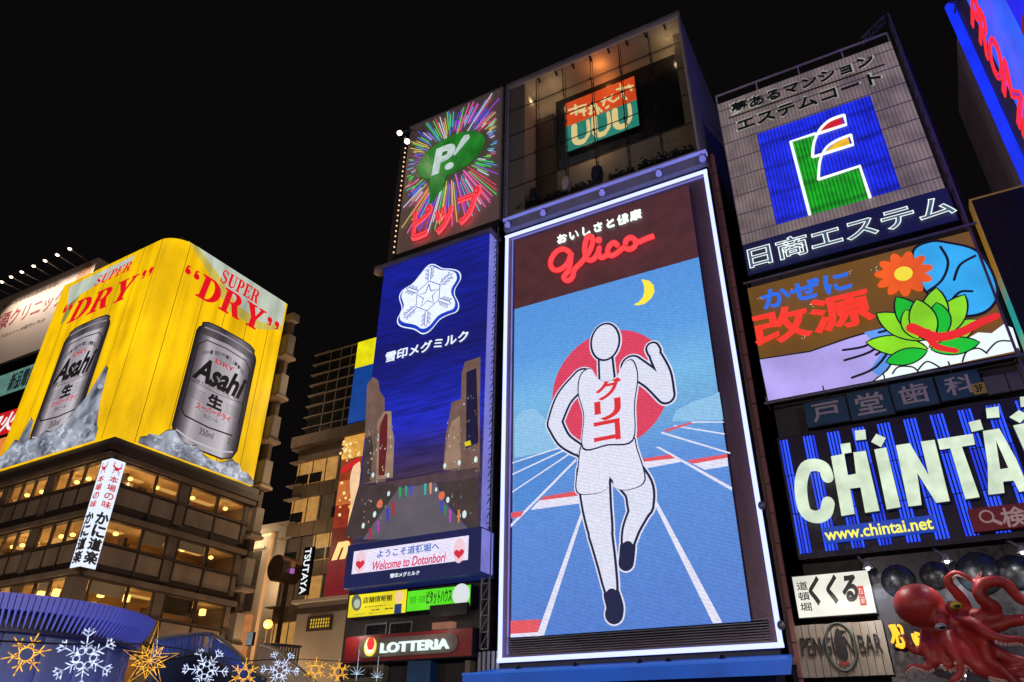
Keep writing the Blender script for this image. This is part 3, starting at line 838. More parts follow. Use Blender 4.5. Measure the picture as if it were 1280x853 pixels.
for k in range(10):
    r = .68 if k % 2 == 0 else .28
    stp.append((ce[0]+r*math.sin(math.pi*k/5), ce[1]+r*1.05*math.cos(math.pi*k/5)))
ln(stp+[stp[0]], .055, 'star_line')
for k in range(6):
    a = math.radians(30+60*k); dx, dy = math.cos(a), math.sin(a)*1.1; nx, ny = -math.sin(a), math.cos(a)
    def q(r, s): return (ce[0]+dx*r+nx*s, ce[1]+dy*r+ny*s)
    for s in (1, -1):
        ln([q(.84,.08*s), q(1.56,.08*s), q(1.66,0)], .035)
        for r_ in (.92, 1.14, 1.36): ln([q(r_,.08*s), q(r_+.17,.27*s)], .035); ln([q(r_+.17,.27*s), q(r_+.24,.24*s), q(r_+.1,.08*s)], .03)
text('雪印メグミルク', F0, zs((134,697))[0], zs((577,522))[0], glow('screen_letter_white', (232,240,255), 1.15), sn, d=SDP+.04, th=.03, bold=.02, split=True)
BRN = glow('picture_brown', (116,90,80), 1.0, 'patchy'); BRN2 = glow('picture_tan', (158,128,108), .95, 'patchy'); DKP = glow('picture_dark', (66,54,54), 1.0, 'patchy'); GRP = glow('picture_grey', (94,88,100), 1.0, 'soft'); VIP = glow('picture_dusk', (44,30,92), 1.0, 'led')
sart(zt((130,600),(150,120),(180,82),(205,100),(212,150),(235,185),(236,250),(240,590)), BRN, 'picture_tower', 4)
sart(zt((195,580),(200,300),(232,250),(268,248),(270,330),(282,380),(275,570)), BRN2, 'picture_tower', 5)
sart(zt((205,560),(212,320),(238,262),(250,262),(248,400),(235,560)), glow('picture_red', (96,26,30), 1.0), 'picture_banner', 6)
sart(zt((130,600),(140,380),(170,370),(180,420),(165,590)), DKP, 'picture_shadow', 6)
sart(zt((545,300),(560,205),(605,190),(610,60),(625,10),(700,-15),(695,545),(600,545),(520,530),(530,380)), BRN, 'picture_tower', 4)
sart(zt((632,60),(680,40),(690,400),(630,430)), glow('picture_navy', (22,18,58), 1.0, 'patchy'), 'picture_shadow', 5)
sart(zt((520,535),(535,400),(560,300),(600,270),(605,520)), BRN2, 'picture_tower', 6)
sart(zt((195,600),(690,520),(690,570),(210,630)), glow('picture_bridge', (82,62,70), 1.0, 'patchy'), 'picture_bridge', 7)
sart(zt((40,860),(110,610),(270,600),(300,620),(150,850)), DKP, 'picture_bank', 8)
sart(zt((490,600),(690,565),(690,860),(655,830),(560,700)), DKP, 'picture_bank', 8)
sart(zt((130,870),(300,625),(485,595),(520,680),(650,830),(690,868)), GRP, 'picture_canal', 9)
for (x, y, c2, l) in ((310,625,(30,180,80),30), (340,620,(30,170,140),28), (365,618,(60,80,220),28), (432,608,(40,190,170),35), (458,604,(230,150,120),35), (278,700,(190,30,50),40), (250,730,(40,60,200),40), (205,790,(190,50,190),35), (165,825,(190,30,70),35), (512,690,(60,70,210),40), (530,715,(40,140,100),30), (553,735,(200,70,200),40), (595,735,(220,130,60),40)):
    sart(zt((x-6,y-8),(x+6,y-9),(x+4,y+l*1.3),(x-4,y+l*1.3+2)), glow('reflection_%d_%d_%d' % c2, c2, .9), 'picture_reflection', 10)
for (x, y, r) in ((258,650,10), (190,750,12), (135,805,11), (545,680,11), (625,750,14), (182,560,10), (255,560,9), (600,500,10), (530,515,10), (680,485,12), (488,630,8)):
    q = F0.px(*zt((x, y))[0], SDP); G().fpoly(F0, ell(q, .075*r/10, .12*r/10, 12), SDP+.046, SDP+.05).build('picture_lamp', glow('picture_lamp', (200,225,225), 1.1), sn)
for (x, y) in ((215,700),(515,660)):
    q = F0.px(*zt((x, y))[0], SDP); G().fpoly(F0, ell(q, .16, .2, 12), SDP+.046, SDP+.05).build('picture_lantern', glow('picture_lantern', (220,110,70), 1.0), sn)
sart(zt((622,400),(650,390),(655,412),(626,420)), glow('picture_yellow', (230,210,20), .9), 'picture_sign', 12)
rp = random.Random(11)
LT = [glow('speck_%d' % i, c_, .9) for i, c_ in enumerate(((190,170,130),(120,150,160),(150,60,50),(70,50,46),(210,210,200),(150,120,90)))]
for (xa, xb, ya, yb_, n_) in ((140,205,330,590,26), (205,272,300,575,22), (530,605,300,530,22), (610,690,100,540,26), (120,250,640,790,18), (560,680,600,760,18)):
    for _ in range(n_):
        x, y = rp.uniform(xa, xb), rp.uniform(ya, yb_); a_, b_ = rp.uniform(2,5), rp.uniform(3,12)
        sart(zt((x,y),(x+a_,y-a_*.25),(x+a_,y+b_),(x,y+b_+a_*.25)), rp.choice(LT), 'picture_light', 11+rp.random()*.8)
# welcome box at the foot of the screen
wx = thing('welcome_board', 'navy board with white LED strip reading Welcome to Dotonbori', 'sign', F0.P(-19.4, vbx0, .3))
zw = zm(430, 640, 4.005)
dW = SDP+.25
RW = F0.rect(*zw((8,205),(683,112),(680,325),(5,368)), dW)
slab(F0, (RW[0], RW[1], RW[2], vbx1-.02), -.3, dW, glow('navy_board', (16,26,78), .9, 'soft', .02), wx, 'board')
G().box((F0.P(RW[1],0).x+.005, Y0-dW+.05, RW[2]+.1), (F0.P(RW[1],0).x+.06, Y0+.1, vbx1-.1)).build('side_spill_panel', glow('painted_neon_spill', (132,132,224)), wx)  # the same neon spill put in as glow on the board's side
RL = F0.rect(*zw((50,190),(622,128),(620,248),(40,304)), dW+.02)
slab(F0, RL, dW, dW+.02, glow('white_led_strip', (236,228,252), 1.0, 'screen'), wx, 'led_strip')
text('ようこそ道頓堀へ', F0, zw((165,228))[0], zw((478,155))[0], glow('blue_led_letter', (36,96,190), 1.0), wx, d=dW+.03, th=.008, bold=.014, hs=1.35)
text('Welcome to Dotonbori', F0, zw((135,292))[0], zw((512,205))[0], glow('red_led_letter', (214,44,92), 1.0), wx, d=dW+.03, th=.008, bold=.014, shear=.15, hs=1.2)
text('雪印メグミルク', F0, zw((230,332))[0], zw((378,292))[0], glow('screen_letter_white', (232,240,255)), wx, d=dW+.01, th=.008, bold=.015)
for (x, y) in ((84,250),(578,195)):
    q = F0.px(*zw((x, y))[0], dW)
    G().fpoly(F0, ell(q, .28, .5, 20), dW+.022, dW+.026).build('round_motif', glow('motif_pink', (240,200,214), 1.0), wx)
    G().fpoly(F0, [(q[0]+.22*1.1*math.sin(t)**3, q[1]-.12+.22*(13*math.cos(t)-5*math.cos(2*t)-2*math.cos(3*t)-math.cos(4*t))/16) for t in [2*math.pi*k/30 for k in range(30)]], dW+.026, dW+.03).build('heart_motif', glow('motif_red', (210,36,66), 1.0), wx)

# ------------------------------------------------------------------ yellow, green and burger signs
def lightbox(name, label, quad, dd, th, mt, fr=F0, edge=None, cat='sign', group=None):
    Rr = fr.rect(*quad, dd)
    t = thing(name, label, cat, fr.P((Rr[0]+Rr[1])/2, Rr[2], 0), group)
    slab(fr, (Rr[0]-.03, Rr[1]+.03, Rr[2]-.03, Rr[3]+.03), dd-th, dd-.03, edge or DARK, t, 'casing')
    slab(fr, Rr, dd-.03, dd, mt, t, 'panel')
    return t, Rr
dY = .3
ys, R = lightbox('rental_sign', 'yellow lightbox sign with small black kanji under the welcome board', zl((98,135),(510,108),(505,272),(88,298)), dY, .6, glow('yellow_sign', (240,222,28), 1.0, 'soft'))
BKL = glow('black_print', (20,26,14), 1.0)
text('店舗情報館', F0, zl((195,195))[0], zl((410,140))[0], BKL, ys, d=dY+.02, th=.012, bold=.012, hs=1.4)
text('飲食店舗専門', F0, zl((205,232))[0], zl((360,210))[0], BKL, ys, d=dY+.02, th=.012)
text('株式会社　関西テナント', F0, zl((135,285))[0], zl((360,260))[0], BKL, ys, d=dY+.02, th=.012)
text('売買　賃貸', F0, zl((255,255))[0], zl((415,230))[0], BKL, ys, d=dY+.02, th=.012, bold=.02)
q = F0.px(*zl((150,195))[0], dY); G().fpoly(F0, ell(q, .26, .36, 20, .4), dY+.001, dY+.015).build('oval_mark', glow('oval_grey', (90,100,80), 1.0), ys); G().fpoly(F0, ell((q[0]+.04,q[1]-.05), .17, .2, 16, .4), dY+.015, dY+.02).build('oval_mark_inner', glow('oval_pale', (180,190,170), 1.0), ys)
q = F0.px(*zl((455,190))[0], dY); G().fpoly(F0, ell((q[0],q[1]+.2), .2, .25, 16), dY+.001, dY+.012).build('round_mark', glow('mark_pale', (240,200,160), 1.0), ys); G().fbox(F0, q[0]-.18, q[0]+.18, q[1]-.45, q[1]-.08, dY+.001, dY+.012).build('square_mark', glow('mark_blue', (30,50,110), 1.0), ys)
gr, R = lightbox('house_agent_sign', 'bright green lightbox sign with black kana beside the yellow sign', zl((520,108),(976,72),(972,212),(515,262)), dY, .6, glow('lime_sign', (86,224,22), 1.0, 'soft'))
text('ピタットハウス', F0, zl((655,205))[0], zl((842,95))[0], glow('green_print', (10,60,8), 1.0), gr, d=dY+.02, th=.012, bold=.035)
text('賃貸・売買', F0, zl((535,205))[0], zl((650,140))[0], glow('green_print2', (40,150,16), 1.0), gr, d=dY+.02, th=.012)
q = F0.px(*zl((910,135))[0], dY)
G().fpoly(F0, ell(q, .4, .42, 26), dY+.001, dY+.02).build('balloon_mark', glow('balloon', (222,228,230), .95), gr); q2 = F0.px(*zl((880,188))[0], dY); G().fpoly(F0, ell(q2, .1, .1, 12), dY+.02, dY+.025).build('balloon_tail', glow('balloon', (222,228,230)), gr)
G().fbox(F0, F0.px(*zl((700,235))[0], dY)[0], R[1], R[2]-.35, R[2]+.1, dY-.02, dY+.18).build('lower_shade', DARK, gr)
REDB = paint('burger_red', (.33,.012,.016), .45, 0, .15)
bg, R = lightbox('burger_shop_sign', 'red shop fascia with white letters LOTTERIA and round logo', zl((68,435),(985,392),(990,595),(60,620)), .45, .7, REDB)
a = F0.px(*zl((215,520))[0], .47); b = F0.px(*zl((830,500))[0], .47)
hh = (F0.px(*zl((520,445))[0], .47)[1]-F0.px(*zl((520,585))[0], .47)[1])
vm_ = (R[2]+R[3])/2
G().fpoly(F0, ribbon([(a[0], vm_), (b[0], vm_)], hh, 12), .45, .5).build('oval_plate', paint('plate_taupe', (.22,.16,.14), .5), bg)
text('LOTTERIA', F0, zl((318,560))[0], zl((815,455))[0], glow('white_channel_letter', (226,246,242), 1.1), bg, d=.66, th=.14, bold=.035, split=True)
c = F0.px(*zl((243,515))[0], .6); rr = .27
G().fpoly(F0, ell(c, rr*1.05, rr*1.32, 30), .5, .6).build('logo_disc', glow('logo_yellow', (250,228,90), 1.1), bg)
G().fpoly(F0, ell((c[0]+.03,c[1]+.02), rr*.88, rr*1.12, 30), .6, .61).build('logo_ring', glow('logo_white', (255,250,225), 1.1), bg)
c2 = (c[0]+.07, c[1]+.09)
G().fpoly(F0, [(c2[0]-.1,c2[1]-.2)]+[(c2[0]+.18*math.cos(t), c2[1]+.26*math.sin(t)) for t in [math.radians(x) for x in range(-60, 181, 20)]], .61, .64).build('logo_drop', glow('logo_red', (240,40,40), 1.1), bg)
point('sign_spill', F0.P(R[0]+.5, R[3]+.1, 1.0), (1,.9,.8), 22, bg)
point('sign_spill', F0.P(R[1]-1.5, R[3]+.3, 1.2), (1,.85,.75), 14, bg)

# ================================================================== RIGHT-HAND BUILDING AND ITS SIGNS
rx0, rx1 = -3.55, 4.5
rb = thing('sign_building', 'dark building covered in stacked signs right of the runner screen', 'building', (.4, Y0, 0))
G().box((rx0, Y0+.5, 0), (rx1, Y0+11, 28.6)).build('wall', DARKWALL, rb)
# emblem tower sign
ze = zm(880, 30, 3.554); zk = zm(900, 200, 2.666)
FE = FY(Y0)
ue0, ue1 = -3.54, 4.0
vE1 = F0.px(1003,92)[1]; vE0 = (F0.px(928,307)[1]+F0.px(1179.5,235.6)[1])/2
es = thing('emblem_sign', 'grey ribbed sign with green red yellow flag emblem on blue field', 'billboard', (.2, Y0, vE0))
slab(F0, (ue0, ue1, vE0+.01, vE1), -.4, 0, glow('grey_tube_field', (112,97,93), .95, 'tubes', .12), es, 'panel')  # neon light reflected by the unlit grey tubes, put in as glow
for k in range(8):
    v = vE0+(vE1-vE0)*(k+.5)/8
    G().fbox(F0, ue0, ue1, v, v+.05, .0, .012).build('panel_joint', paint('joint', (.3,.26,.25), .7), es)
RB = F0.rect(*(ze((230,490),(737,322))+zk((605,98),(190,212))), .03)
slab(F0, RB, .012, .04, glow('blue_tube_field', (26,44,235), 1.0, 'rows'), es, 'blue_field')
WT = glow('emblem_white', (240,250,245), 1.15); GT = glow('emblem_green', (20,168,20), 1.0, 'rows')
e1 = ze((385,523),(497,487),(483,535),(482,592),(520,583),(503,640),(508,692),(692,632),(738,772))+zk((297,183))
shape(F0, e1, .07, GT, es, 'emblem_green_field', .03)
neon(F0, ze((470,848),(385,523),(497,487)), .06, .1, WT, es, 'emblem_outline')
neon(F0, ze((738,772),(692,632),(508,692)), .06, .1, WT, es, 'emblem_outline')
neon(F0, ze((622,405),(560,428),(515,470),(488,530),(482,592)), .06, .1, WT, es, 'emblem_outline', 4)
neon(F0, ze((482,592),(525,580)), .06, .1, WT, es, 'emblem_outline')
neon(F0, ze((622,405),(632,447),(500,490)), .06, .1, WT, es, 'emblem_outline')
neon(F0, ze((652,493),(585,520),(540,555),(515,610),(508,692)), .055, .1, WT, es, 'emblem_outline', 4)
neon(F0, ze((652,493),(663,536),(530,578)), .06, .1, WT, es, 'emblem_outline')
shape(F0, ze((512,480),(548,440),(610,414),(618,446)), .08, glow('emblem_red', (222,20,40), 1.0, 'patchy'), es, 'red_flag', .03)
shape(F0, ze((540,568),(580,530),(640,503),(648,535)), .08, glow('emblem_yellow', (246,190,30), 1.0, 'patchy'), es, 'yellow_flag', .03)
HAL = glow('letter_halo', (158,160,150), 1.0); DKL = paint('dark_green_letter', (.012,.022,.018), .4, 0, .2, bump=0)
for body, bl, tr in (('夢あるマンション', (125,395), (745,135)), ('エステムコート', (150,470), (780,213))):
    text(body, F0, *ze((bl[0]-4, bl[1]+5)), *ze((tr[0]+5, tr[1]-4)), HAL, es, 'letter_halo', d=.03, th=.02, bold=.03, hs=1.4)
    text(body, F0, *ze(bl), *ze(tr), DKL, es, d=.16, th=.06, bold=.016, split=True, hs=1.4)
strip(F0, ze((112,418),(800,180)), .07, .1, DKL, es, 'rule')
g = G()
a, b = F0.P(ue0, vE1+.75, -.2), F0.P(ue1, vE1+.75, -.2)
g.bar(a, b, .07)
for k in range(5): p = a.lerp(b, k/4); g.bar(p, p-Vector((0,0,.75)), .06)
g.build('top_rail', paint('pale_rail', (.55,.5,.5), .5, .2), es)
truss((ue1+.25, Y0-.15, 5.2+4), (ue1+.25, Y0-.15, vE1+1.5), (0,.55,0), .08, paint('violet_steel', (.17,.13,.17), .5, .3), es, 'truss', 26, .045)
truss((ue1+.1, Y0-.1, vE1+1.5), (ue1-1.0, Y0-.1, vE1+.7), (0,.4,0), .06, STEEL, es, 'truss', 3, .04)
# name strip under the emblem
ns, R = lightbox('name_strip', 'dark navy strip with outlined white neon kanji below the flag emblem', zk((75,285),(745,95),(805,195),(95,385)), .16, .5, glow('navy_ribbed', (9,14,62), 1.0, 'tubes'))
text('日商エステム', F0, zk((98,354))[0], zk((770,114))[0], WT, ns, d=.24, tube=.016, split=True, bold=.02, hs=1.35)
text('日商エステム', F0, zk((98,354))[0], zk((770,114))[0], glow('neon_core', (60,84,110), 1.0), ns, 'letter_core', d=.2, th=.03, bold=.015, hs=1.35)
# wind sign
wd = .12
ks, R = lightbox('cold_medicine_sign', 'backlit sign with blue and red kana, green plant and white clouds', [(933.8,361.3),(1211,289),(1275,438),(960,502)], wd, .5, glow('backlit_brown', (112,76,22), .95, 'soft'), cat='billboard')
def ka(pts, mt, nm, k, smooth=0): return shape(F0, pts, wd+.004*k, mt, ks, nm, .003, smooth)
KB = glow('print_black', (12,14,20), 1.0); LVN = glow('print_lavender', (178,164,236), 1.0, 'soft'); CW = glow('print_cloud', (240,252,250), 1.0); SKB = glow('print_sky', (52,170,240), 1.0, 'soft'); LG = glow('print_lime', (140,222,28), 1.0, 'soft'); MG = glow('print_green', (24,190,44), 1.0, 'soft'); RDP = glow('print_red', (232,40,36), 1.0); ORP = glow('print_orange', (240,92,24), 1.0, 'soft'); BLW = glow('print_blue_wind', (96,150,234), 1.0, 'soft'); YEL = glow('print_yellow', (244,222,60), 1.0)
ka(zk((132,662),(300,636),(430,590),(560,552),(622,540),(628,560),(600,640),(560,700),(512,738),(159,806)), KB, 'wind_outline', 1)
ka(zk((133,666),(300,641),(430,596),(560,558),(616,548),(610,580),(592,640),(552,700),(508,737),(161,803)), LVN, 'wind_area', 2)
ka(zk((480,575),(560,556),(616,548),(600,620),(560,690),(530,722),(500,700),(540,640)), BLW, 'wind_swirl', 3)
for q in ([(410,634),(480,622),(540,590)], [(415,668),(500,640),(570,590)], [(440,726),(520,690),(580,610)], [(520,650),(560,620),(590,580)], [(530,575),(580,562)]):
    strip(F0, zk(*q), .09, wd+.02, KB, ks, 'wind_line', .003, 4)
ka(zk((517,736),(560,702),(600,640),(625,595),(700,600),(800,610),(860,575),(905,578),(945,548),(975,560),(999,634)), CW, 'cloud', 2, 0)
for q in ([(575,712),(595,690),(640,690),(660,705)], [(660,700),(690,672),(730,690)], [(808,672),(822,640),(860,628),(890,645)], [(890,640),(925,606),(970,604)]):
    strip(F0, zk(*q), .055, wd+.02, KB, ks, 'cloud_line', .003, 5)
ka(zk((640,300),(700,268),(760,272),(860,300),(915,380),(928,460),(880,515),(790,520),(690,450),(650,380)), KB, 'bag_outline', 3, 5)
ka(zk((648,305),(702,276),(760,280),(852,306),(906,384),(918,458),(874,506),(792,511),(698,446),(660,380)), SKB, 'round_bag', 4, 5)
for q in ([(690,440),(740,400),(760,340),(735,290)], [(780,400),(800,350),(850,320)], [(770,470),(800,440),(840,438)]):
    strip(F0, zk(*q), .09, wd+.024, KB, ks, 'bag_fold', .003, 5)
# plant motif: orange flower over lime and green leaves, red ribbon
def leaf(cx, cy, L_, w, an, mt, k):
    q = F0.px(*zk((cx, cy))[0], wd); a = math.radians(an)
    pts = [(q[0]+math.cos(a)*L_*t+math.sin(a)*w*s*math.sin(math.pi*t)**.8, q[1]+math.sin(a)*L_*t-math.cos(a)*w*s*math.sin(math.pi*t)**.8) for s, ts in ((1,[i/10 for i in range(11)]),(-1,[i/10 for i in range(9,0,-1)])) for t in ts]
    big = [(q[0]+math.cos(a)*(L_*(t*1.06-.03))+math.sin(a)*(w+.05)*s*math.sin(math.pi*t)**.7, q[1]+math.sin(a)*(L_*(t*1.06-.03))-math.cos(a)*(w+.05)*s*math.sin(math.pi*t)**.7) for s, ts in ((1,[i/10 for i in range(11)]),(-1,[i/10 for i in range(9,0,-1)])) for t in ts]
    G().fpoly(F0, big, wd+.004*k-.004, wd+.004*k-.002).build('leaf_outline', KB, ks)
    G().fpoly(F0, pts, wd+.004*k-.002, wd+.004*k).build('leaf', mt, ks)
for i, (cx, cy, L_, w, an, mt) in enumerate(((690,630,1.9,.36,158,LG), (700,625,1.7,.36,22,LG), (690,600,1.9,.4,132,LG), (715,600,1.9,.42,48,LG), (700,600,2.0,.42,108,MG), (705,600,2.0,.42,72,LG), (690,640,1.3,.28,185,MG), (705,635,1.4,.3,-4,MG), (660,600,1.2,.3,95,LG), (745,590,1.3,.3,85,MG), (700,610,1.7,.4,90,LG))):
    leaf(cx, cy, L_, w, an, mt, 8+2*i)
fc = F0.px(*zk((612,385))[0], wd)
for k in range(11):
    a = math.radians(360/11*k); q = (fc[0]+.5*math.cos(a), fc[1]+.5*math.sin(a))
    G().fpoly(F0, ell(q, .46, .2, 18, a), wd+.109+.003*(k % 3), wd+.1105+.003*(k % 3)).build('petal', ORP, ks)
G().fpoly(F0, ell(fc, .3, .3, 22), wd+.118, wd+.122).build('flower_centre', YEL, ks)
strip(F0, zk((640,560),(720,590),(800,575),(860,545),(920,520)), [.38,.24], wd+.126, RDP, ks, 'ribbon', .003, 5)
strip(F0, zk((690,575),(720,620),(785,636)), [.28,.18], wd+.13, RDP, ks, 'ribbon', .003, 5)
text('かぜに', F0, zk((145,488))[0], zk((425,374))[0], glow('blue_kana', (38,104,224), 1.1), ks, d=wd+.16, th=.12, bold=.028, split=True, hs=1.35)
text('改源', F0, zk((123,612))[0], zk((487,434))[0], glow('red_kanji', (240,54,40), 1.1), ks, d=wd+.2, th=.16, bold=.026, split=True, hs=1.2)
for (x, y) in ((235,440),(430,378),(310,488),(275,590),(515,368),(130,462)):
    q = F0.px(*zk((x, y))[0], wd)
    for k in range(5): G().ball(F0.P(q[0]+random.uniform(-.12,.12), q[1]+random.uniform(-.1,.1), wd+.05), .014, nu=5, nv=4).build('sparkle_bulb', glow('sparkle', (235,240,250), 1.2), ks)
g = G(); g.bar(F0.P(R[0]-.1, R[2]-.22, .35), F0.P(R[1]+.2, R[2]-.22, .35), .07)
for k in range(5): p = F0.P(R[0]+(R[1]-R[0])*k/4, R[2]-.22, .35); g.bar(p, p+Vector((0,.7,0)), .05); g.bar(p, p+Vector((0,0,.25)), .05)
g.build('lower_rail', STEEL, ks)
g = G(); g.bar(F0.P(R[0]-.1, R[3]+.15, .3), F0.P(R[1]+.2, R[3]+.15, .3), .07)
for k in range(7): p = F0.P(R[0]+(R[1]-R[0])*k/6, R[3]+.15, .3); g.bar(p, p+Vector((0,.7,.12)), .05)
g.build('upper_rail', STEEL, ks)
# clinic boards
zc = zm(960, 440, 3.047)
TEAL = paint('teal_board', (.015,.07,.12), .5, 0, .15); PALE = paint('pale_letter', (.42,.36,.37), .6, 0, .1)
for ch, quad, lab in (('戸', ((135,195),(300,168),(303,262),(150,288)), 'dark teal board with kanji, first of four above blue letters sign'), ('堂', ((303,160),(465,130),(470,234),(317,264)), 'dark teal board with kanji, second of four above blue letters sign'), ('歯', ((468,125),(633,95),(643,196),(482,225)), 'dark teal board with kanji, third of four above blue letters sign'), ('科', ((638,95),(806,64),(816,160),(660,190)), 'dark teal board with kanji and yellow tag, last of four')):
    cb, R = lightbox('dental_board', lab, zc(*quad), .1, .25, TEAL, group='dental boards')
    m = .1*(R[1]-R[0]); text(ch, F0, (R[0]+m*1.6, R[2]+m*.9), (R[1]-m*1.6, R[3]-m*.9), PALE, cb, 'letter', d=.13, th=.03, bold=.015, uv=True)
    if ch == '科':
        Rt = F0.rect(*zc((776,122),(828,114),(830,155),(782,165)), .16); slab(F0, Rt, .11, .16, paint('yellow_tag', (.4,.3,.04), .5), cb, 'floor_tag'); text('3F', F0, (Rt[0]+.08, Rt[2]+.07), (Rt[1]-.08, Rt[3]-.07), DARK, cb, d=.175, th=.015, bold=.03, uv=True)
for (x0, x1, lab) in ((822,905,'left blank grey board beside the dental boards'), (908,960,'right blank grey board beside the dental boards')):
    lightbox('blank_board', lab, zc((x0,95-(x0-822)*.2),(x1,85-(x1-900)*.2),(x1+12,150-(x1-900)*.18),(x0+12,165-(x0-822)*.18)), .08, .2, paint('blank_grey', (.1,.09,.1), .6), group='blank boards')
# big lettered sign
cdp = .12
vC1 = (F0.px(*zc((40,330))[0], cdp)[1]+F0.px(*zc((905,172))[0], cdp)[1])/2; vC0 = (F0.px(996,701,cdp)[1]+F0.px(1278,671,cdp)[1])/2
uC0 = (F0.px(973,548,cdp)[0]+F0.px(996,701,cdp)[0])/2; uC1 = 4.45
cs = thing('rental_letters_sign', 'large sign with pale letters CHINTAI over vertical blue neon bars', 'billboard', F0.P(.4, vC0, 0))
slab(F0, (uC0, uC1, vC0, vC1), -.4, cdp, paint('navy_panel', (.012,.006,.022), .5), cs, 'panel')
BT = glow('blue_tube', (42,80,255), 1.25); BT2 = glow('blue_tube_dim', (34,62,235), .9)
u = uC0+.12; k = 0
while u < uC1-.4:
    for j in range(4):
        for q_ in range(3):
            va, vb_ = vC0+.18+(vC1-vC0-.3)*q_/3, vC0+.18+(vC1-vC0-.3)*(q_+1)/3-.05
            if random.random() > .03: G().tube([F0.P(u+j*.105+random.uniform(-.006,.006), va, cdp+.06), F0.P(u+j*.105+random.uniform(-.006,.006), vb_, cdp+.06)], .036, 6).build('neon_tube', random.choice((BT, BT, BT2)), cs)
    u += .8
LET = glow('pale_green_letter', (226,244,216), .98, 'patchy'); LSIDE = paint('letter_return', (.12,.14,.1), .5)
zx = zm(1160, 480, 4.265)
def poly_letter(pts, nm='letter'):
    uvp = [F0.px(*q, cdp+.35) for q in pts]
    o = G().fpoly(F0, uvp, cdp+.32, cdp+.35).build(nm, LET, cs)
    c = (sum(a for a, _ in uvp)/len(uvp), sum(b for _, b in uvp)/len(uvp))
    G().fpoly(F0, [(c[0]+(a-c[0])*1.03, c[1]+(b-c[1])*1.02) for a, b in uvp], cdp+.12, cdp+.319).build('letter_return', LSIDE, o)
strip(F0, zc((224,472),(212,440),(178,427),(142,438),(124,490),(126,555),(142,608),(180,626),(216,612),(228,572)), .37, cdp+.35, LET, cs, 'letter', .2, 4)
poly_letter(zc((240,398),(290,388),(304,470),(335,464),(325,383),(372,377),(424,604),(370,612),(352,515),(312,520),(330,616),(280,624)))
poly_letter(zc((405,372),(450,364),(505,590),(452,599)))
poly_letter(zc((487,356),(540,348),(612,470),(582,342),(634,335),(692,567),(640,574),(568,460),(585,582),(535,588)))
poly_letter(zc((645,333),(780,312),(788,352),(738,360),(806,552),(752,560),(694,366),(655,372)))
A1 = [F0.px(*q, cdp+.35) for q in zc((820,308),(880,296),(975,490),(975,545),(950,540),(935,510),(890,515),(900,542),(842,548))]
poly_letter(zx((293,252),(380,238),(470,400),(540,565),(487,575),(456,514),(400,520),(408,580),(322,590),(318,430)))
G().fpoly(F0, [F0.px(*q, cdp+.356) for q in zx((362,300),(428,448),(385,455))], cdp+.351, cdp+.356).build('letter_counter', paint('navy_panel', (.02,.012,.035)), cs)
poly_letter(zx((455,222),(540,205),(700,530),(600,552)))
for q in (zc((275,352),(312,346),(318,382),(282,388)), zc((330,300),(370,296),(374,332),(334,336)), zc((412,312),(448,328),(430,362),(393,342)), zc((764,268),(808,258),(820,294),(776,304)), zc((830,215),(878,208),(882,248),(834,252)), zc((955,222),(990,240),(960,270),(920,248)), zx((490,70),(550,65),(555,115),(495,122))):
    poly_letter(q, 'letter_dot')
R = F0.rect(*zc((210,670),(635,620),(637,680),(212,732)), cdp+.25)
slab(F0, R, cdp+.1, cdp+.25, glow('web_blue', (12,60,170), 1.0, 'soft'), cs, 'web_plate')
text('www.chintai.net', F0, (R[0]+.06, R[2]+.07), (R[1]-.08, R[3]-.06), glow('web_yellow', (240,236,90), 1.15), cs, d=cdp+.29, th=.03, bold=.02, uv=True)
p = F0.px(*zc((755,600))[0], cdp+.4); q = F0.px(*zc((790,686))[0], cdp+.4)
u0 = (p[0]+q[0])/2
slab(F0, (u0, uC1+.2, q[1], p[1]), cdp+.15, cdp+.4, paint('search_red', (.28,.015,.03), .5), cs, 'search_plate')
GREYL = glow('search_grey', (150,120,124), .8)
c = F0.px(*zx((312,708))[0], cdp+.42); G().tube([F0.P(c[0]+.17*math.cos(t), c[1]+.17*math.sin(t), cdp+.44) for t in [2*math.pi*k/24 for k in range(24)]], .028, 6, True).build('magnifier_ring', GREYL, cs)
G().tube([F0.P(c[0]+.12, c[1]-.12, cdp+.44), F0.P(c[0]+.33, c[1]-.27, cdp+.44)], .05, 8).build('magnifier_handle', GREYL, cs)
a = F0.px(*zx((396,728))[0], cdp+.44); text('検索', F0, (a[0], a[1]-.22), (a[0]+1.2, a[1]+.36), GREYL, cs, d=cdp+.44, th=.03, bold=.015, uv=True)
# dark switched-off screen at far right
ds = thing('dark_screen', 'black switched off screen with thin gold and teal reflections painted on its edge at right', 'billboard', F0.P(6.2, 8, 0))
vD = F0.px(1211,250,.15)[1]; uD = F0.px(1211,250,.15)[0]
slab(F0, (uD+.06, 6.25, 10.5, vD-.06), -.4, .14, paint('matte_black', (.006,.006,.007), .75, 0, .2, bump=0), ds, 'panel')
g = G(); g.fbox(F0, uD, uD+.06, 10.5, vD-.06, -.4, .17)
g.build('reflection_edge', ramp_glow('edge_reflection', 'Z', [(10.5,(190,140,40)), (12.8,(200,170,50)), (14.2,(40,160,150)), (15.2,(40,150,150)), (16.5,(150,110,30)), (vD,(110,80,30))], .9, False), ds)  # gold and teal reflections along the rim, put in as glow
G().fbox(F0, uD, 6.25, vD-.06, vD, -.4, .17).build('top_edge', glow('gold_reflection', (110,84,36), .8), ds)  # reflection on the upper rim, also put in as glow
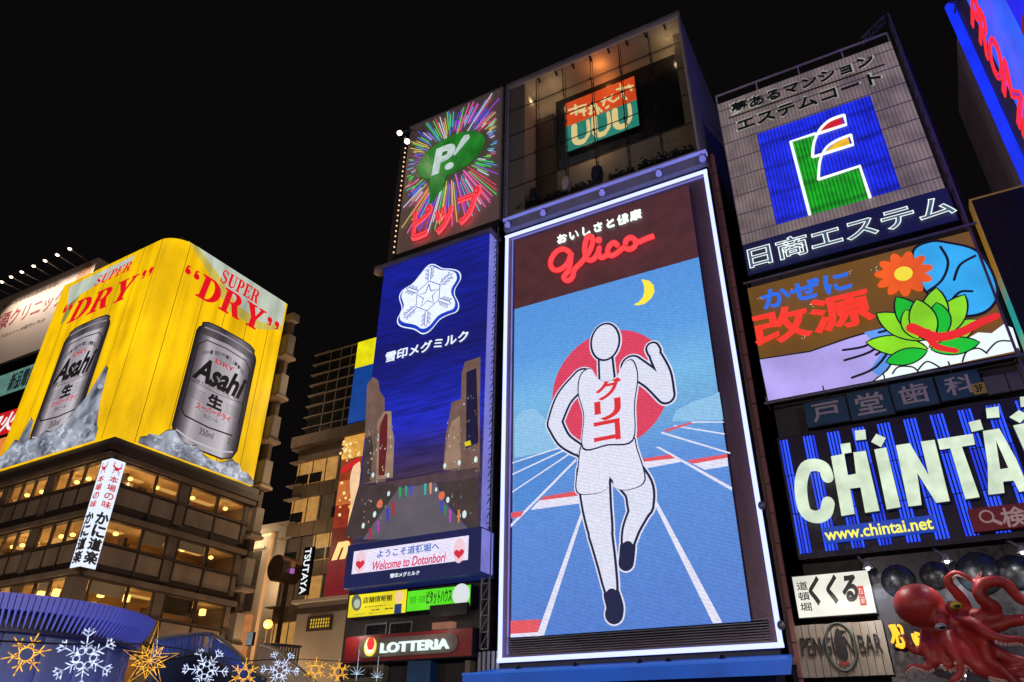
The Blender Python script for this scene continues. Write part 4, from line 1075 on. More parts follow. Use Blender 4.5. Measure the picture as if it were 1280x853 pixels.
# vertical red letter tower
xp = 6.36
pr = thing('letter_tower_sign', 'blue neon tower sign with red outlined letters PROM at top right', 'billboard', (9, Y0, 16))
FL = Fr((xp, 0), (0, -1), (-1, 0))         # side face towards the runner screen; u = -y
G().box((xp+.1, Y0+.2, 0), (20, 31.8, 28.7)).build('tower_wall', paint('tower_violet', (.62,.46,.52), .7, 0, .15), pr)
G().tube([(xp, 25.75, 12), (xp, 25.75, 29.2)], .2, 14).build('edge_light', glow('edge_blue', (20,50,250), 1.0, 'soft'), pr, True)
G().box((xp+.12, 23.5, 12), (20, Y0+.19, 28.7)).build('casing', paint('sign_casing', (.12,.1,.14), .6), pr)
G().box((xp, 20.05, 12), (xp+.115, 23.5, 33)).build('blue_panel', glow('blue_field', (34,92,250), 1.0, 'soft'), pr)
G().box((xp-.03, 12, 12), (xp+.115, 20.04, 33)).build('deep_blue_panel', glow('deep_blue_field', (18,26,240), 1.0, 'patchy'), pr)
G().box((xp-.05, 19.4, 20.2), (xp-.031, 20.02, 21.0)).build('maroon_plate', glow('maroon_plate', (110,16,40), 1.0), pr)
RT = glow('red_letter_neon', (252,36,44), 1.15)
for ch, z1_, z0_ in (('P', 25.42, 24.55), ('R', 24.45, 23.5), ('O', 23.4, 22.0), ('M', 21.9, 20.1), ('I', 19.85, 19.5), ('S', 19.2, 18.2), ('E', 18.0, 17.1)):
    cv, cf = glyphs(ch, 0.0,   .02); fv, ff = glyphs(ch, 0.0, 0.0)
    x0 = min(q[0] for q in fv); x1 = max(q[0] for q in fv); y0 = min(q[1] for q in fv); y1 = max(q[1] for q in fv)
    for (v_, f_, dd_, mt, nm) in ((cv, cf, .2, RT, 'letter'), (fv, ff, .17, glow('letter_inner', (150,40,150), 1.0), 'letter_face')):
        g = G(); g.v = [FL.P(-23.4+1.5*(q[1]-y0)/(y1-y0), z1_-(z1_-z0_)*(q[0]-x0)/(x1-x0), dd_+q[2]*1.4) for q in v_]; g.f = list(f_)
        g.build(nm, mt, pr)
truss((xp, 25.6, 29.2), (xp, 23.4, 28.6), (0,0,-.7), .07, STEEL, pr, 'truss', 3, .05)

# ------------------------------------------------------------------ food signs, wooden board, octopus
zo = zm(970, 640, 4.003)
wl = thing('shop_front', 'dark grey metal shop front with black domes behind the red octopus', 'shop front', F0.P(2, 0, 0))
vW1 = vC0-.12
uW0 = F0.px(*zo((465,330))[0])[0]
slab(F0, (uW0, 9, .0, vW1), -.2, .0, paint('zinc_wall', (.05,.048,.058), .34, .5, .35, .7), wl, 'wall_panel')
for (x, y, r) in ((612,345,.5), (795,315,.42), (1020,305,.62), (1195,300,.5)):
    q = F0.px(*zo((x, y))[0], .1)
    g = G(); g.ball(F0.P(q[0], q[1], 0), r, (1,.42,1), 24, 14); g.build('dome', paint('dome_black', (.045,.052,.062), .28, .4, .2, bump=.03), wl, True)
for (x, y) in ((455,262), (850,228), (1228,182)):
    q = F0.px(*zo((x, y))[0], .8); p = F0.P(q[0], q[1], .8)
    f = G().tube([F0.P(q[0]-.25, vW1+.05, .1), F0.P(q[0]-.2, q[1]+.25, .6), p], .04, 6).build('lamp_arm', STEEL, wl, True)
    G().lathe(p-Vector((0,0,.12)), [(0,.22),(.08,.2),(.15,0)], 12).build('lamp_shade', STEEL, f, True)
    G().ball(p-Vector((0,0,.12)), .06, nu=8, nv=6).build('bulb', WBULB, f, True)
    spot('lamp_glow', p-Vector((0,0,.2)), F0.P(q[0]+.25, q[1]-1.5, 0), (.85,.93,1), 190, 70, wl)
    spot('lamp_front_glow', p+Vector((0,-1.6,.4)), F0.P(q[0]+.4, q[1]-2.6, .8), (1,.95,.92), 170, 100, wl)
G().box((1.4, Y0-.4, 2.3), (9, Y0-.1, 2.75)).build('timber_beam', paint('timber', (.2,.11,.05), .7), wl)
G().box((3.0, Y0-.35, 4.2), (9, Y0-.05, 4.9)).build('timber_beam', paint('timber', (.2,.11,.05)), wl)
q = F0.px(*zo((945,835))[0], 2.4); p = F0.P(q[0], q[1], 2.4)
f = G().tube([p+Vector((0,0,-1.2)), p], .04, 6).build('lamp_arm', STEEL, wl, True); G().ball(p+Vector((0,0,.08)), .05).build('bulb', WBULB, f, True)
spot('up_lamp_glow', p+Vector((0,0,.15)), p+Vector((-.8,1.2,2.5)), (1,.95,.9), 22, 120, wl)
# orange neon kana behind the octopus
on = thing('orange_neon_sign', 'small orange neon kana glowing behind the octopus', 'sign', F0.P(*F0.px(*zo((650,620))[0], .5), .5))
zz_ = zm(1100, 700, 5.578)
OR = glow('orange_neon', (255,178,30), 1.6)
slab(F0, F0.rect(*zz_((60,445),(300,425),(310,600),(90,620)), .4), .0, .38, DARK, on, 'back_plate')
for st in ([(65,455),(95,520),(85,580)], [(75,452),(108,510),(130,600)], [(95,450),(120,500),(160,560)], [(120,455),(150,480),(165,600),(130,605)], [(110,600),(160,590)], [(225,515),(240,560),(262,598)], [(240,510),(285,530),(280,590)], [(230,540),(285,560)], [(250,520),(262,560),(280,596)]):
    neon(F0, zz_(*st), .045, .42, OR, on, 'neon_tube', 4, seg=6)
# white lightbox
kk, R = lightbox('takoyaki_lightbox', 'white lightbox with brushed black kana and red seal above wooden board', zo((85,328),(460,290),(497,500),(112,535)), .3, .5, glow('white_lightbox', (240,240,226), .95, 'soft'))
INK = glow('ink', (22,20,18), 1.0)
text('くくる', F0, zo((172,462))[0], zo((398,312))[0], INK, kk, 'brush_kana', d=.318, th=.015, bold=.05, shear=.12)
column('道頓堀', F0, zo((125,345))[0], zo((155,502))[0], .34, INK, kk, d=.32, bold=.01, gap=.2, th=.015)
Rr = F0.rect(*zo((396,375),(428,368),(462,465),(432,470)), .31); slab(F0, Rr, .3, .31, glow('seal_red', (206,60,44), 1.0), kk, 'seal'); column('たこ家', F0, ((Rr[0]+Rr[1])/2, Rr[3]-.05), ((Rr[0]+Rr[1])/2, Rr[2]+.05), (Rr[1]-Rr[0])*.7, glow('seal_white', (240,230,220), 1.0), kk, d=.325, th=.01, uv=True)
# wooden bar sign
WOODM = paint('grey_wood', (.34,.28,.22), .7, 0, .3, 1.6, streak=True)
Rr = F0.rect(*zo((95,562),(530,548),(592,815),(122,832)), .25)
wb_ = thing('wooden_bar_sign', 'weathered wooden plank sign lettered PENGUIN BAR with oval penguin badge', 'sign', F0.P((Rr[0]+Rr[1])/2, Rr[2], 0))
NP = 12
for k in range(NP):
    a = Rr[0]+(Rr[1]-Rr[0])*k/NP; b = Rr[0]+(Rr[1]-Rr[0])*(k+1)/NP
    G().fbox(F0, a+.008, b-.008, Rr[2], Rr[3]-.02*random.random(), .12, .25+.012*random.random()).build('plank', WOODM, wb_)
slab(F0, (Rr[0], Rr[1], Rr[2]-.02, Rr[3]-.03), .0, .11, DARK, wb_, 'back_board')
text('PENGUIN BAR', F0, zo((132,715))[0], zo((520,618))[0], DARK, wb_, d=.32, th=.04, bold=.0, split=True, hs=1.25)
c = F0.px(*zo((325,675))[0], .3)
G().tube([F0.P(c[0]+.42*math.cos(t), c[1]+.68*math.sin(t), .3) for t in [2*math.pi*k/32 for k in range(32)]], .04, 6, True).build('oval_ring', paint('verdigris', (.1,.12,.11), .5, .4), wb_, True)
G().fpoly(F0, cr([(c[0]+.7*a_, c[1]+.72*b_) for a_, b_ in ((-.05,.72),(.12,.66),(.3,.6),(.14,.5),(.22,.1),(.2,-.4),(.02,-.55),(-.18,-.4),(-.24,.1),(-.16,.5))], 4), .27, .3).build('penguin_body', DARK, wb_)
G().fpoly(F0, ell((c[0],c[1]-.47), .16, .06, 16), .27, .3).build('penguin_feet', paint('red_feet', (.3,.04,.04), .6), wb_)
spot('board_lamp', F0.P(Rr[0]+1.6, Rr[3]+1.0, 1.5), F0.P(Rr[0]+1.2, Rr[2]+.6, .2), (1,.93,.85), 110, 100, wb_)
# octopus
FO = FY(Y0-2.0)
OCT = paint('octopus_red', (.38,.028,.026), .45, 0, .45, 1.1, bump=.45)
def op(x, y, dep=0.0):
    q = FO.px(*zz_((x, y))[0], dep); return FO.P(q[0], q[1], dep)
oc = thing('octopus_sculpture', 'giant red octopus sculpture with curling tentacles on the shop front', 'sculpture', op(500, 500))
KP = (op(400,400)-op(500,400)).length/100
tent = [
 ([(600,400,-.1),(600,330,0),(545,240,.2),(490,185,.3),(472,135,.35),(525,95,.4),(590,112,.4),(640,142,.35),(678,125,.3),(700,78,.3)], 44, 9),
 ([(560,420,0),(660,400,.1),(760,378,.2),(800,335,.3),(730,290,.4),(690,235,.45),(715,170,.45),(800,148,.45),(885,172,.4),(935,235,.35),(990,285,.3),(1060,300,.3)], 50, 30),
 ([(560,470,.1),(690,482,.2),(820,462,.3),(900,430,.3),(1000,418,.3),(1100,400,.2)], 48, 32),
 ([(540,520,.1),(680,562,.3),(800,640,.4),(900,692,.4),(1020,722,.4),(1120,740,.4)], 56, 36),
 ([(520,540,.1),(600,645,.4),(680,742,.5),(780,788,.5),(880,806,.5),(1000,796,.5),(1100,790,.5)], 60, 38),
 ([(400,510,.2),(432,600,.4),(436,690,.5),(482,742,.55),(522,705,.5),(520,640,.5)], 50, 26),
 ([(330,500,.1),(322,590,.4),(345,670,.5),(362,728,.5),(330,760,.5),(270,742,.5),(215,738,.5),(165,788,.5)], 46, 10),
 ([(340,620,.2),(270,640,.35),(205,610,.4),(190,560,.45),(160,520,.45),(130,530,.45)], 34, 9),
 ([(480,500,.3),(540,615,.5),(600,700,.55),(665,775,.55)], 40, 22),
 ([(560,440,.2),(650,440,.6),(760,520,.8),(870,560,.8),(960,560,.7),(1060,590,.6)], 42, 26),
 ([(470,520,.4),(500,620,.7),(560,720,.8),(560,800,.8),(500,850,.8)], 44, 20),
 ([(600,500,.2),(720,600,.6),(760,700,.7),(850,760,.7),(960,870,.7)], 44, 26)]
g = G()
g.ball(op(272,318,.1), 178*KP, (1.06,.95,.95), 28, 20)
g.ball(op(395,400,.15), 130*KP, (1,.9,.9), 24, 16)
g.ball(op(500,450,.1), 105*KP, (1,.9,.95), 20, 14)
g.ball(op(430,430,1.05), 56*KP, (1,1,1), 16, 12)
g.ball(op(505,335,1.0), 55*KP, (1,1,1), 16, 12)
paths3 = []
for pts, ra, rb_ in tent:
    p = cr([tuple(op(*q)) for q in pts], 8, False)
    rs = [1.22*(ra+(rb_-ra)*(i/(len(p)-1))**.9)*KP for i in range(len(p))]
    g.tube(p, rs, 12); g.ball(p[-1], rs[-1], nu=10, nv=8)
    paths3.append((p, rs))
bo = g.build('body', OCT, oc, True)
rm = bo.modifiers.new('fuse', 'REMESH'); rm.mode = 'VOXEL'; rm.voxel_size = .055; rm.use_smooth_shade = True
sm_ = bo.modifiers.new('soften', 'SMOOTH'); sm_.iterations = 6; sm_.factor = .5
SUCK = paint('sucker_pale', (.75,.5,.46), .4)
sk = bpy.data.meshes.new('sucker'); g = G().lathe((0,0,0), [(0,.02),(.04,.03),(.065,.05),(.075,.02),(.06,-.03),(0,-.04)], 10); sk.from_pydata([tuple(v) for v in g.v], [], g.f); sk.materials.append(SUCK)
for ti in (0, 4, 5, 6, 7, 8, 9, 10):
    p, rs = paths3[ti]
    for i in range(len(p)//2, len(p)-1, 2):
        a, b = Vector(p[i]), Vector(p[i+1]); t = (b-a).normalized(); n = t.cross(Vector((0,-1,0))).normalized()
        if ti in (6, 5): n = n if n.z < 0 else -n
        elif n.z > 0 and ti != 0: n = -n
        dr = (n*.75+Vector((0,-.65,0))).normalized()
        o = inst(sk, 'sucker', a+dr*rs[i]*1.0, oc, scale=(max(.35, rs[i]/.22),)*3); o.rotation_euler = dr.to_track_quat('Z', 'Y').to_euler()
for (x, y, cl) in ((428,468,1), (530,318,0)):
    e = G().ball(op(x, y, 1.28), 36*KP, (1.2,1,.8), 16, 12).build('eye', paint('eye_yellow', (.75,.62,.02), .25) if not cl else paint('eye_silver', (.5,.5,.5), .2, .5), oc, True)
    G().ball(op(x+8, y+4, 1.42), 18*KP, (1.3,1,.6), 12, 8).build('pupil', BLACKG, e, True)

# ================================================================== CORNER RESTAURANT BUILDING WITH THE YELLOW BILLBOARD
A2 = math.radians(2.0)
KC = (-43.28, 26.2)
uL = (math.cos(A2), -math.sin(A2)); nL = (-math.sin(A2), -math.cos(A2))
KL = Fr(KC, uL, nL)                       # canal face, u negative to the left of the corner
KR = Fr(KC, (-nL[0], -nL[1]), uL)         # street face, u runs back from the corner
kb = thing('restaurant_building', 'brown corner restaurant building with lit window bands under yellow billboard', 'building', (KC[0], KC[1], 0))
BRW = paint('brown_concrete', (.16,.115,.085), .75, 0, .42, .7, streak=True)
SPN = paint('spandrel_tan', (.24,.175,.125), .75, 0, .38, .8, streak=True)
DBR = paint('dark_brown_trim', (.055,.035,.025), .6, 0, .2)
WALLW = paint('warm_inner_wall', (.5,.33,.16), .8, 0, .2, 1.0)
CEIL = paint('warm_ceiling', (.6,.45,.26), .8, 0, .1)
WG = glass('window_glass', (.96,.95,.9), .93)
UE, UW = 11.35, -14.2                     # extents along each face
def kbox(u0, u1, r0, r1, v0, v1):         # plan box by canal-face u and street-face u
    P = [KL.P(u0, 0, 0)+KR.u*r0, KL.P(u1, 0, 0)+KR.u*r0, KL.P(u1, 0, 0)+KR.u*r1, KL.P(u0, 0, 0)+KR.u*r1]
    return G().hexa([p+Vector((0,0,v0)) for p in P]+[p+Vector((0,0,v1)) for p in P])
rows = [(16.75, 18.0), (13.1, 14.4), (9.45, 10.85), (5.6, 7.2)]
prev = 19.4
for (wz0, wz1) in rows:
    kbox(UW, -.22, .22, UE, wz1+.05, prev).build('floor_slab', CEIL, kb)
    prev = wz0-.1
kbox(UW, -.22, .22, UE, 0, prev).build('floor_slab', CEIL, kb)
kbox(UW, -4.2, 4.2, UE, 5, 19).build('inner_core', WALLW, kb)
kbox(UW, -.5, UE+.02, UE+.3, 0, 19.4).build('rear_wall', BRW, kb)
kbox(UW-.3, UW-.02, .2, UE, 0, 19.4).build('rear_wall', BRW, kb)
kbox(UW, -.3, .3, UE, 19.4, 34.5).build('upper_wall', DARKWALL, kb)
winR = [(1.05,3.4),(3.55,5.2),(6.2,8.4),(8.6,10.8)]; pilR = [(5.35,6.05),(10.95,11.35)]
winL = [(-2.45,-.95),(-4.05,-2.6),(-5.6,-4.2),(-8.1,-6.75),(-9.6,-8.25),(-11.1,-9.75),(-13.6,-12.1)]; pilL = [(-6.55,-5.8),(-11.9,-11.3),(-14.2,-13.7)]
gl_n = 0
for ri, (wz0, wz1) in enumerate(rows):
    top_next = rows[ri+1][1]+.05 if ri < 3 else 3.0
    for fr, wins, pils, ua, ub in ((KR, winR, pilR, .0, UE), (KL, winL, pilL, UW, 0)):
        # projecting ledge above the windows and thin sill under them
        G().fbox(fr, ua-(.35 if fr is KL else -.001), ub+(.35 if fr is KL else .2), wz1+.12, wz1+.42, -.3, .35).build('ledge', BRW, kb)
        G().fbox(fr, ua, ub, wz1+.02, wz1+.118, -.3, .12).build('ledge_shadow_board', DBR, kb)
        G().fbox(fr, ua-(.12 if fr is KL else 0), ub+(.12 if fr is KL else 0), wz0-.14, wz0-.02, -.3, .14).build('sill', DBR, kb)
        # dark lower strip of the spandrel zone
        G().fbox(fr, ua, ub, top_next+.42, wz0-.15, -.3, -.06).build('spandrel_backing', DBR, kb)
        for (a, b) in wins:
            fo = G().fbox(fr, a-.07, a, wz0, wz1, -.16, 0).build('window_jamb', DBR, kb)
            G().fbox(fr, b, b+.07, wz0, wz1, -.16, 0).build('window_jamb', DBR, kb)
            G().fbox(fr, a, b, wz0, wz1, -.1, -.085).build('pane', WG, fo)
            G().fbox(fr, a+.02, b-.02, wz0-1.3, wz0-.22, -.05, .015).build('spandrel_panel', SPN, kb)
            if random.random() < .22:
                hb = random.uniform(.3,.9); G().fbox(fr, a+.02, b-.02, wz1-hb*(wz1-wz0), wz1, -.24, -.22).build('roller_blind', random.choice((BEIGE2, WALLW, DBR)), fo)
            # lamp hanging inside
            c = fr.P((a+b)/2+random.uniform(-.3,.3), wz1-.34-random.uniform(0,.15), -.95)
            if ri < 2: lm = G().ball(c, .17, (1,1,.72), 14, 10).build('globe_lamp', WARMB, kb, True)
            else: lm = G().box(c-Vector((.15,.15,.2)), c+Vector((.15,.15,.2))).build('lantern', WARMB, kb)
            G().tube([c+Vector((0,0,.18)), Vector((c.x, c.y, wz1+.06))], .012, 4).build('cord', DBR, lm)
            point('lamp_light', c-Vector((0,0,.35)), (1,.6,.25), random.choice((9,15,24,34,48)), kb, .12)
            # furniture and partition silhouettes
            for _k in range(random.choice((1,2,3))):
                u = random.uniform(a+.2, b-.2); hgt = random.uniform(.2,1.15)
                w = random.uniform(.06,.34); dp = random.uniform(1.2,3.4)
                G().fbox(fr, u-w, u+w, wz0-.05, wz0+hgt, -dp-.2, -dp).build('partition', random.choice([DBR, DBR, WALLW, BRW, glow('lit_notice', (206,150,90), .8, 'patchy'), paint('dark_red_cloth', (.2,.03,.02), .8)]), kb)
        for (a, b) in wins[:-1]:
            pass
        for (a, b) in zip(sorted(wins)[:-1], sorted(wins)[1:]):
            mid = (a[1]+b[0])/2
            if b[0]-a[1] < .3:
                G().fbox(fr, mid-.06, mid+.06, top_next+.43, wz0-.16, -.059, .05).build('post', DBR, kb)
        for (a, b) in pils:
            G().fbox(fr, a, b, wz0-.01, wz1+.015, -.3, .02).build('pillar', BRW, kb)
            G().fbox(fr, a+.02, b-.02, wz0-1.5, wz0-.16, -.055, .03).build('pillar', BRW, kb)
for ri, (wz0, wz1) in enumerate(rows):
    for fr, ua, ub in ((KR, 1.2, 10.6), (KL, -13.4, -1.2)):
        for k in range(3):
            a = ua+(ub-ua)*(k+.1+.15*random.random())/3; b = a+(ub-ua)/3*.6
            G().fbox(fr, a, b, wz1-.02, wz1+.04, -2.4-.3*random.random(), -2.0).build('ceiling_fill_strip', glow('ceiling_fill_glow', (240,180,100), .8), kb)  # glowing strips added under the ceilings to brighten the rooms
# corner pillar
for ri, (wz0, wz1) in enumerate(rows):
    kbox(-.85, .0, .0, .85, wz0-.01, wz1+.015).build('corner_pillar', BRW, kb)
# deep cornice under the billboard
G().fbox(KL, UW-.3, .5, 18.45, 18.9, -.3, .5).build('cornice', DBR, kb)
G().fbox(KR, -.499, UE+.3, 18.45, 18.9, -.3, .499).build('cornice', DBR, kb)
G().fbox(KL, UW-.3, .3, 18.9, 19.38, -.3, .3).build('cornice_upper', paint('grey_cornice', (.12,.1,.09), .6), kb)
G().fbox(KR, -.299, UE+.3, 18.9, 19.379, -.3, .299).build('cornice_upper', paint('grey_cornice', (.12,.1,.09)), kb)
# stair tower of projecting boxes behind the billboard's right edge
for k, vz in enumerate((30.9, 27.15, 23.4, 19.65, 15.9, 12.15, 8.4)):
    g = G()
    a0, a1 = UE+.35, UE+3.2
    FN = Fr((KR.P(a0, 0, 0).x, KR.P(a0, 0, 0).y), uL, nL)
    G().fbox(FN, -2.0, .35, vz+.35, vz+2.2, -.75, 0).build('stair_box', BEIGE, kb, bevel=.03)
    G().fbox(FN, -2.0, .6, vz-.1, vz+.12, -.9, .3).build('stair_ledge', paint('stair_brown', (.34,.24,.17), .7), kb)
    G().fbox(FN, -2.0, .45, vz+.121, vz+.349, -.8, .12).build('stair_ledge', BRW, kb)
    G().fbox(FN, -2.0, -.05, vz+2.2, vz+3.65, -.7, -.35).build('stair_wall', BRW, kb)
G().fbox(FN, -2.0, .35, 34.5, 35.2, -.75, 0).build('stair_box', BEIGE, kb)
point('stair_fill', KR.P(UE+1.5, 5.0, 3.0), (1,.66,.36), 1000, kb, .3)  # bare lights without fittings, added to brighten the stair boxes
point('stair_fill', KR.P(UE+2.5, 20, 4.0), (1,.72,.45), 480, kb, .3)
point('stair_fill', KR.P(UE+3.5, 29, 3.0), (1,.76,.5), 420, kb, .3)

# ------------------------------------------------------------------ yellow billboard round the corner
BD = .42; RC = 1.7
yb = thing('beer_billboard', 'yellow illuminated billboard wrapping the building corner with two giant cans', 'billboard', (KC[0], KC[1], 19.4))
YEL2 = glow('yellow_lamella', (255,200,4), 1.06, 'wavy')
vb0, vb1 = 19.42, 35.5
JST = glow('joint_ochre', (120,88,6), 1.0)
def corner_pt(s):
    """plan point along the billboard: s<0 canal face, s>0 street face, rounded corner between"""
    arc = RC*math.pi/2
    if s < -arc/2: return KL.P(s+arc/2-RC+BD, 0, BD), Vector(nL+(0,))
    if s > arc/2: return KR.P(s-arc/2+RC-BD, 0, BD), Vector(uL+(0,))
    a = (s+arc/2)/RC
    c = KL.P(-RC+BD, 0, BD-RC)
    n = Vector(nL+(0,))*math.cos(a)+Vector(uL+(0,))*math.sin(a)
    return c+n*RC, n
arc = RC*math.pi/2
s0 = -13.6+RC-BD-arc/2; s1 = 10.85-RC+BD+arc/2
cuts = [s0]; 
while cuts[-1] < s1-.8: cuts.append(cuts[-1]+2.1)
cuts[-1] = s1
for a, b in zip(cuts[:-1], cuts[1:]):
    n = 5; g = G(); a2, b2 = a+.022, b-.022
    for k in range(n+1):
        p, nn = corner_pt(a2+(b2-a2)*k/n)
        g.v += [p+Vector((0,0,vb0)), p+Vector((0,0,vb1)), p-nn*.25+Vector((0,0,vb0)), p-nn*.25+Vector((0,0,vb1))]
    for k in range(n):
        i = 4*k; g.f += [(i, i+4, i+5, i+1), (i+1, i+5, i+7, i+3), (i+2, i+6, i+4, i)]
    i = 4*n; g.f += [(0,1,3,2), (i, i+2, i+3, i+1)]
    g.build('lamella_panel', YEL2, yb, smooth=False)
    p, nn = corner_pt(b)
    tn = Vector((-nn.y, nn.x, 0))
    if b < s1-.01:
        g = G(); g.hexa([p+tn*x_+nn*y_+Vector((0,0,v_)) for v_ in (vb0+.02, vb1-.02) for x_, y_ in ((-.022,-.2),(.022,-.2),(.022,.006),(-.022,.006))]); g.build('joint_strip', JST, yb)
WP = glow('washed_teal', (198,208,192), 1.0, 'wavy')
zy1 = zm(0, 280, 4.265); zy3 = zm(180, 290, 4.265)
def yart(fr, pts, mt, nm, k, smooth=0): return shape(fr, pts, BD+.01+.005*k, mt, yb, nm, .004, smooth)
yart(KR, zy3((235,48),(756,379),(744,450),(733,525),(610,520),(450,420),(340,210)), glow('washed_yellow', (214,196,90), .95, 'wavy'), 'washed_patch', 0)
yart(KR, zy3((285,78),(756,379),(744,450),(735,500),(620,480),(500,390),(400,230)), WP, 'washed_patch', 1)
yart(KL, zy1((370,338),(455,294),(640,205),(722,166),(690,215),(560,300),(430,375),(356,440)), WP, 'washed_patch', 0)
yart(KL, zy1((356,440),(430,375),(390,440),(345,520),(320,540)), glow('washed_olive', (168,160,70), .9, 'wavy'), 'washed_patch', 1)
g = G(); mp_ = KR.P(2.0, vb1, -3); g.bar(mp_, mp_+Vector((0,0,2.6)), .05)
for k in range(3): g.bar(mp_+Vector((-.5,0,1.6+.4*k)), mp_+Vector((.5,0,1.6+.4*k)), .03)
g.build('aerial', STEEL, kb)
RDB = glow('beer_red', (226,16,32), 1.0)
# bold serif capitals as outlines with counters
def arcp(cx, cy, rx, ry, a0, a1, n=8): return [(cx+rx*math.cos(math.radians(a0+(a1-a0)*k/n)), cy+ry*math.sin(math.radians(a0+(a1-a0)*k/n))) for k in range(n+1)]
SER = {
 'D': (.82, [[(0,0),(.36,0)]+arcp(.36,.5,.46,.5,-90,90,12)+[(0,1),(0,.93),(.1,.9),(.1,.1),(0,.07)], [(.32,.08)]+arcp(.34,.5,.22,.42,-90,90,10)+[(.32,.92)]]),
 'R': (.86, [[(0,0),(.42,0),(.42,.07),(.32,.1),(.32,.46),(.4,.46),(.58,.0),(.86,0),(.86,.07),(.78,.1),(.64,.5)]+arcp(.46,.74,.28,.26,-50,90,9)+[(0,1),(0,.93),(.1,.9),(.1,.1),(0,.07)], [(.32,.53)]+arcp(.38,.725,.13,.195,-90,90,8)+[(.32,.92)]]),
 'Y': (.86, [[(.22,0),(.66,0),(.66,.07),(.56,.1),(.56,.42),(.77,.91),(.86,.93),(.86,1),(.54,1),(.54,.93),(.62,.91),(.49,.56),(.36,.91),(.44,.93),(.44,1),(0,1),(0,.93),(.09,.91),(.33,.42),(.33,.1),(.22,.07)]]),
 'U': (.86, [[(.1,.93),(.1,.32)]+arcp(.43,.3,.33,.32,180,360,12)+[(.76,.93),(.86,.94),(.86,1),(.56,1),(.56,.94),(.66,.93),(.66,.3)]+arcp(.5,.3,.16,.2,0,-180,8)+[(.34,.93),(.43,.94),(.43,1),(0,1),(0,.94)]]),
 'P': (.72, [[(0,0),(.42,0),(.42,.07),(.32,.1),(.32,.42)]+arcp(.4,.71,.32,.29,-90,90,10)+[(0,1),(0,.93),(.1,.9),(.1,.1),(0,.07)], [(.32,.5)]+arcp(.37,.71,.13,.21,-90,90,8)+[(.32,.92)]]),
 'E': (.74, [[(0,0),(.7,0),(.74,.3),(.67,.3),(.58,.09),(.32,.09),(.32,.46),(.42,.47),(.47,.36),(.53,.36),(.53,.66),(.47,.66),(.42,.55),(.32,.54),(.32,.91),(.56,.91),(.64,.72),(.71,.72),(.69,1),(0,1),(0,.93),(.1,.9),(.1,.1),(0,.07)]]),
 'S': (.66, [[(.03,.34),(.03,.0),(.1,.03),(.15,.06)]+arcp(.34,.29,.32,.31,-100,40,9)+[(.3,.62)]+arcp(.31,.77,.15,.15,200,60,5)+[(.52,.7),(.6,.68),(.58,1),(.52,.96),(.46,.95)]+arcp(.32,.72,.29,.29,70,200,7)+[(.1,.54),(.4,.36)]+arcp(.33,.24,.16,.15,40,-110,6)+[(.12,.2),(.1,.34)]]),
}
def poly2d(sp):
    c = bpy.data.curves.new('outline', 'CURVE'); c.dimensions = '2D'; c.fill_mode = 'FRONT'
    for pts in sp:
        s = c.splines.new('POLY'); s.points.add(len(pts)-1); s.use_cyclic_u = True
        for q, (x, y) in zip(s.points, pts): q.co = (x, y, 0, 1)
    o = bpy.data.objects.new('outline', c)
    m = bpy.data.meshes.new_from_object(o)
    r = [tuple(v.co) for v in m.vertices], [tuple(p.vertices) for p in m.polygons]
    bpy.data.objects.remove(o); bpy.data.curves.remove(c); bpy.data.meshes.remove(m)
    return r
def serif(word, fr, bl, tr, mt, parent, dd, shear=0.0, gap=.06):
    a, b = fr.px(*bl, dd), fr.px(*tr, dd)
    tot = sum(SER[c][0] for c in word)+gap*(len(word)-1)
    H_ = b[1]-a[1]; W_ = b[0]-a[0]-shear*H_; x = 0
    for ch in word:
        v, f = poly2d(SER[ch][1])
        g = G(); g.v = [fr.P(a[0]+(q[0]+x)/tot*W_+shear*H_*q[1], a[1]+q[1]*H_, dd) for q in v]; g.f = f
        g.build('letter', mt, parent)
        x += SER[ch][0]+gap
def quotes(fr, px, mt, parent, dd, size, close=False):
    c = fr.px(*px, dd)
    for k in (0, 1):
        s = -1 if close else 1
        x, y = c[0]+k*size*1.25, c[1]
        pts = [(x+size*.42*math.cos(t), y+size*.42*math.sin(t)) for t in [math.radians(a) for a in (range(200, 480, 20) if not close else range(20, 300, 20))]]
        pts += [(x+s*size*.35, y+s*size*.85), (x-s*size*.25, y+s*size*.75)]
        G().fpoly(fr, pts, dd-.004, dd).build('quote_mark', mt, parent)
dB = BD+.05
serif('SUPER', KR, zy3((402,262))[0], zy3((624,322))[0], RDB, yb, dB, .1)
serif('DRY', KR, zy3((272,338))[0], zy3((655,428))[0], RDB, yb, dB, .12)
quotes(KR, zy3((234,210))[0], RDB, yb, dB, .62)
quotes(KR, zy3((672,470))[0], RDB, yb, dB, .62, True)
serif('SUPER', KL, zy1((497,337))[0], zy1((716,192))[0], RDB, yb, dB, .3)
serif('DRY', KL, zy1((352,535))[0], zy1((748,262))[0], RDB, yb, dB, .3)
quotes(KL, zy1((345,460))[0], RDB, yb, dB, .62)
quotes(KL, zy1((770,262))[0], RDB, yb, dB, .62, True)
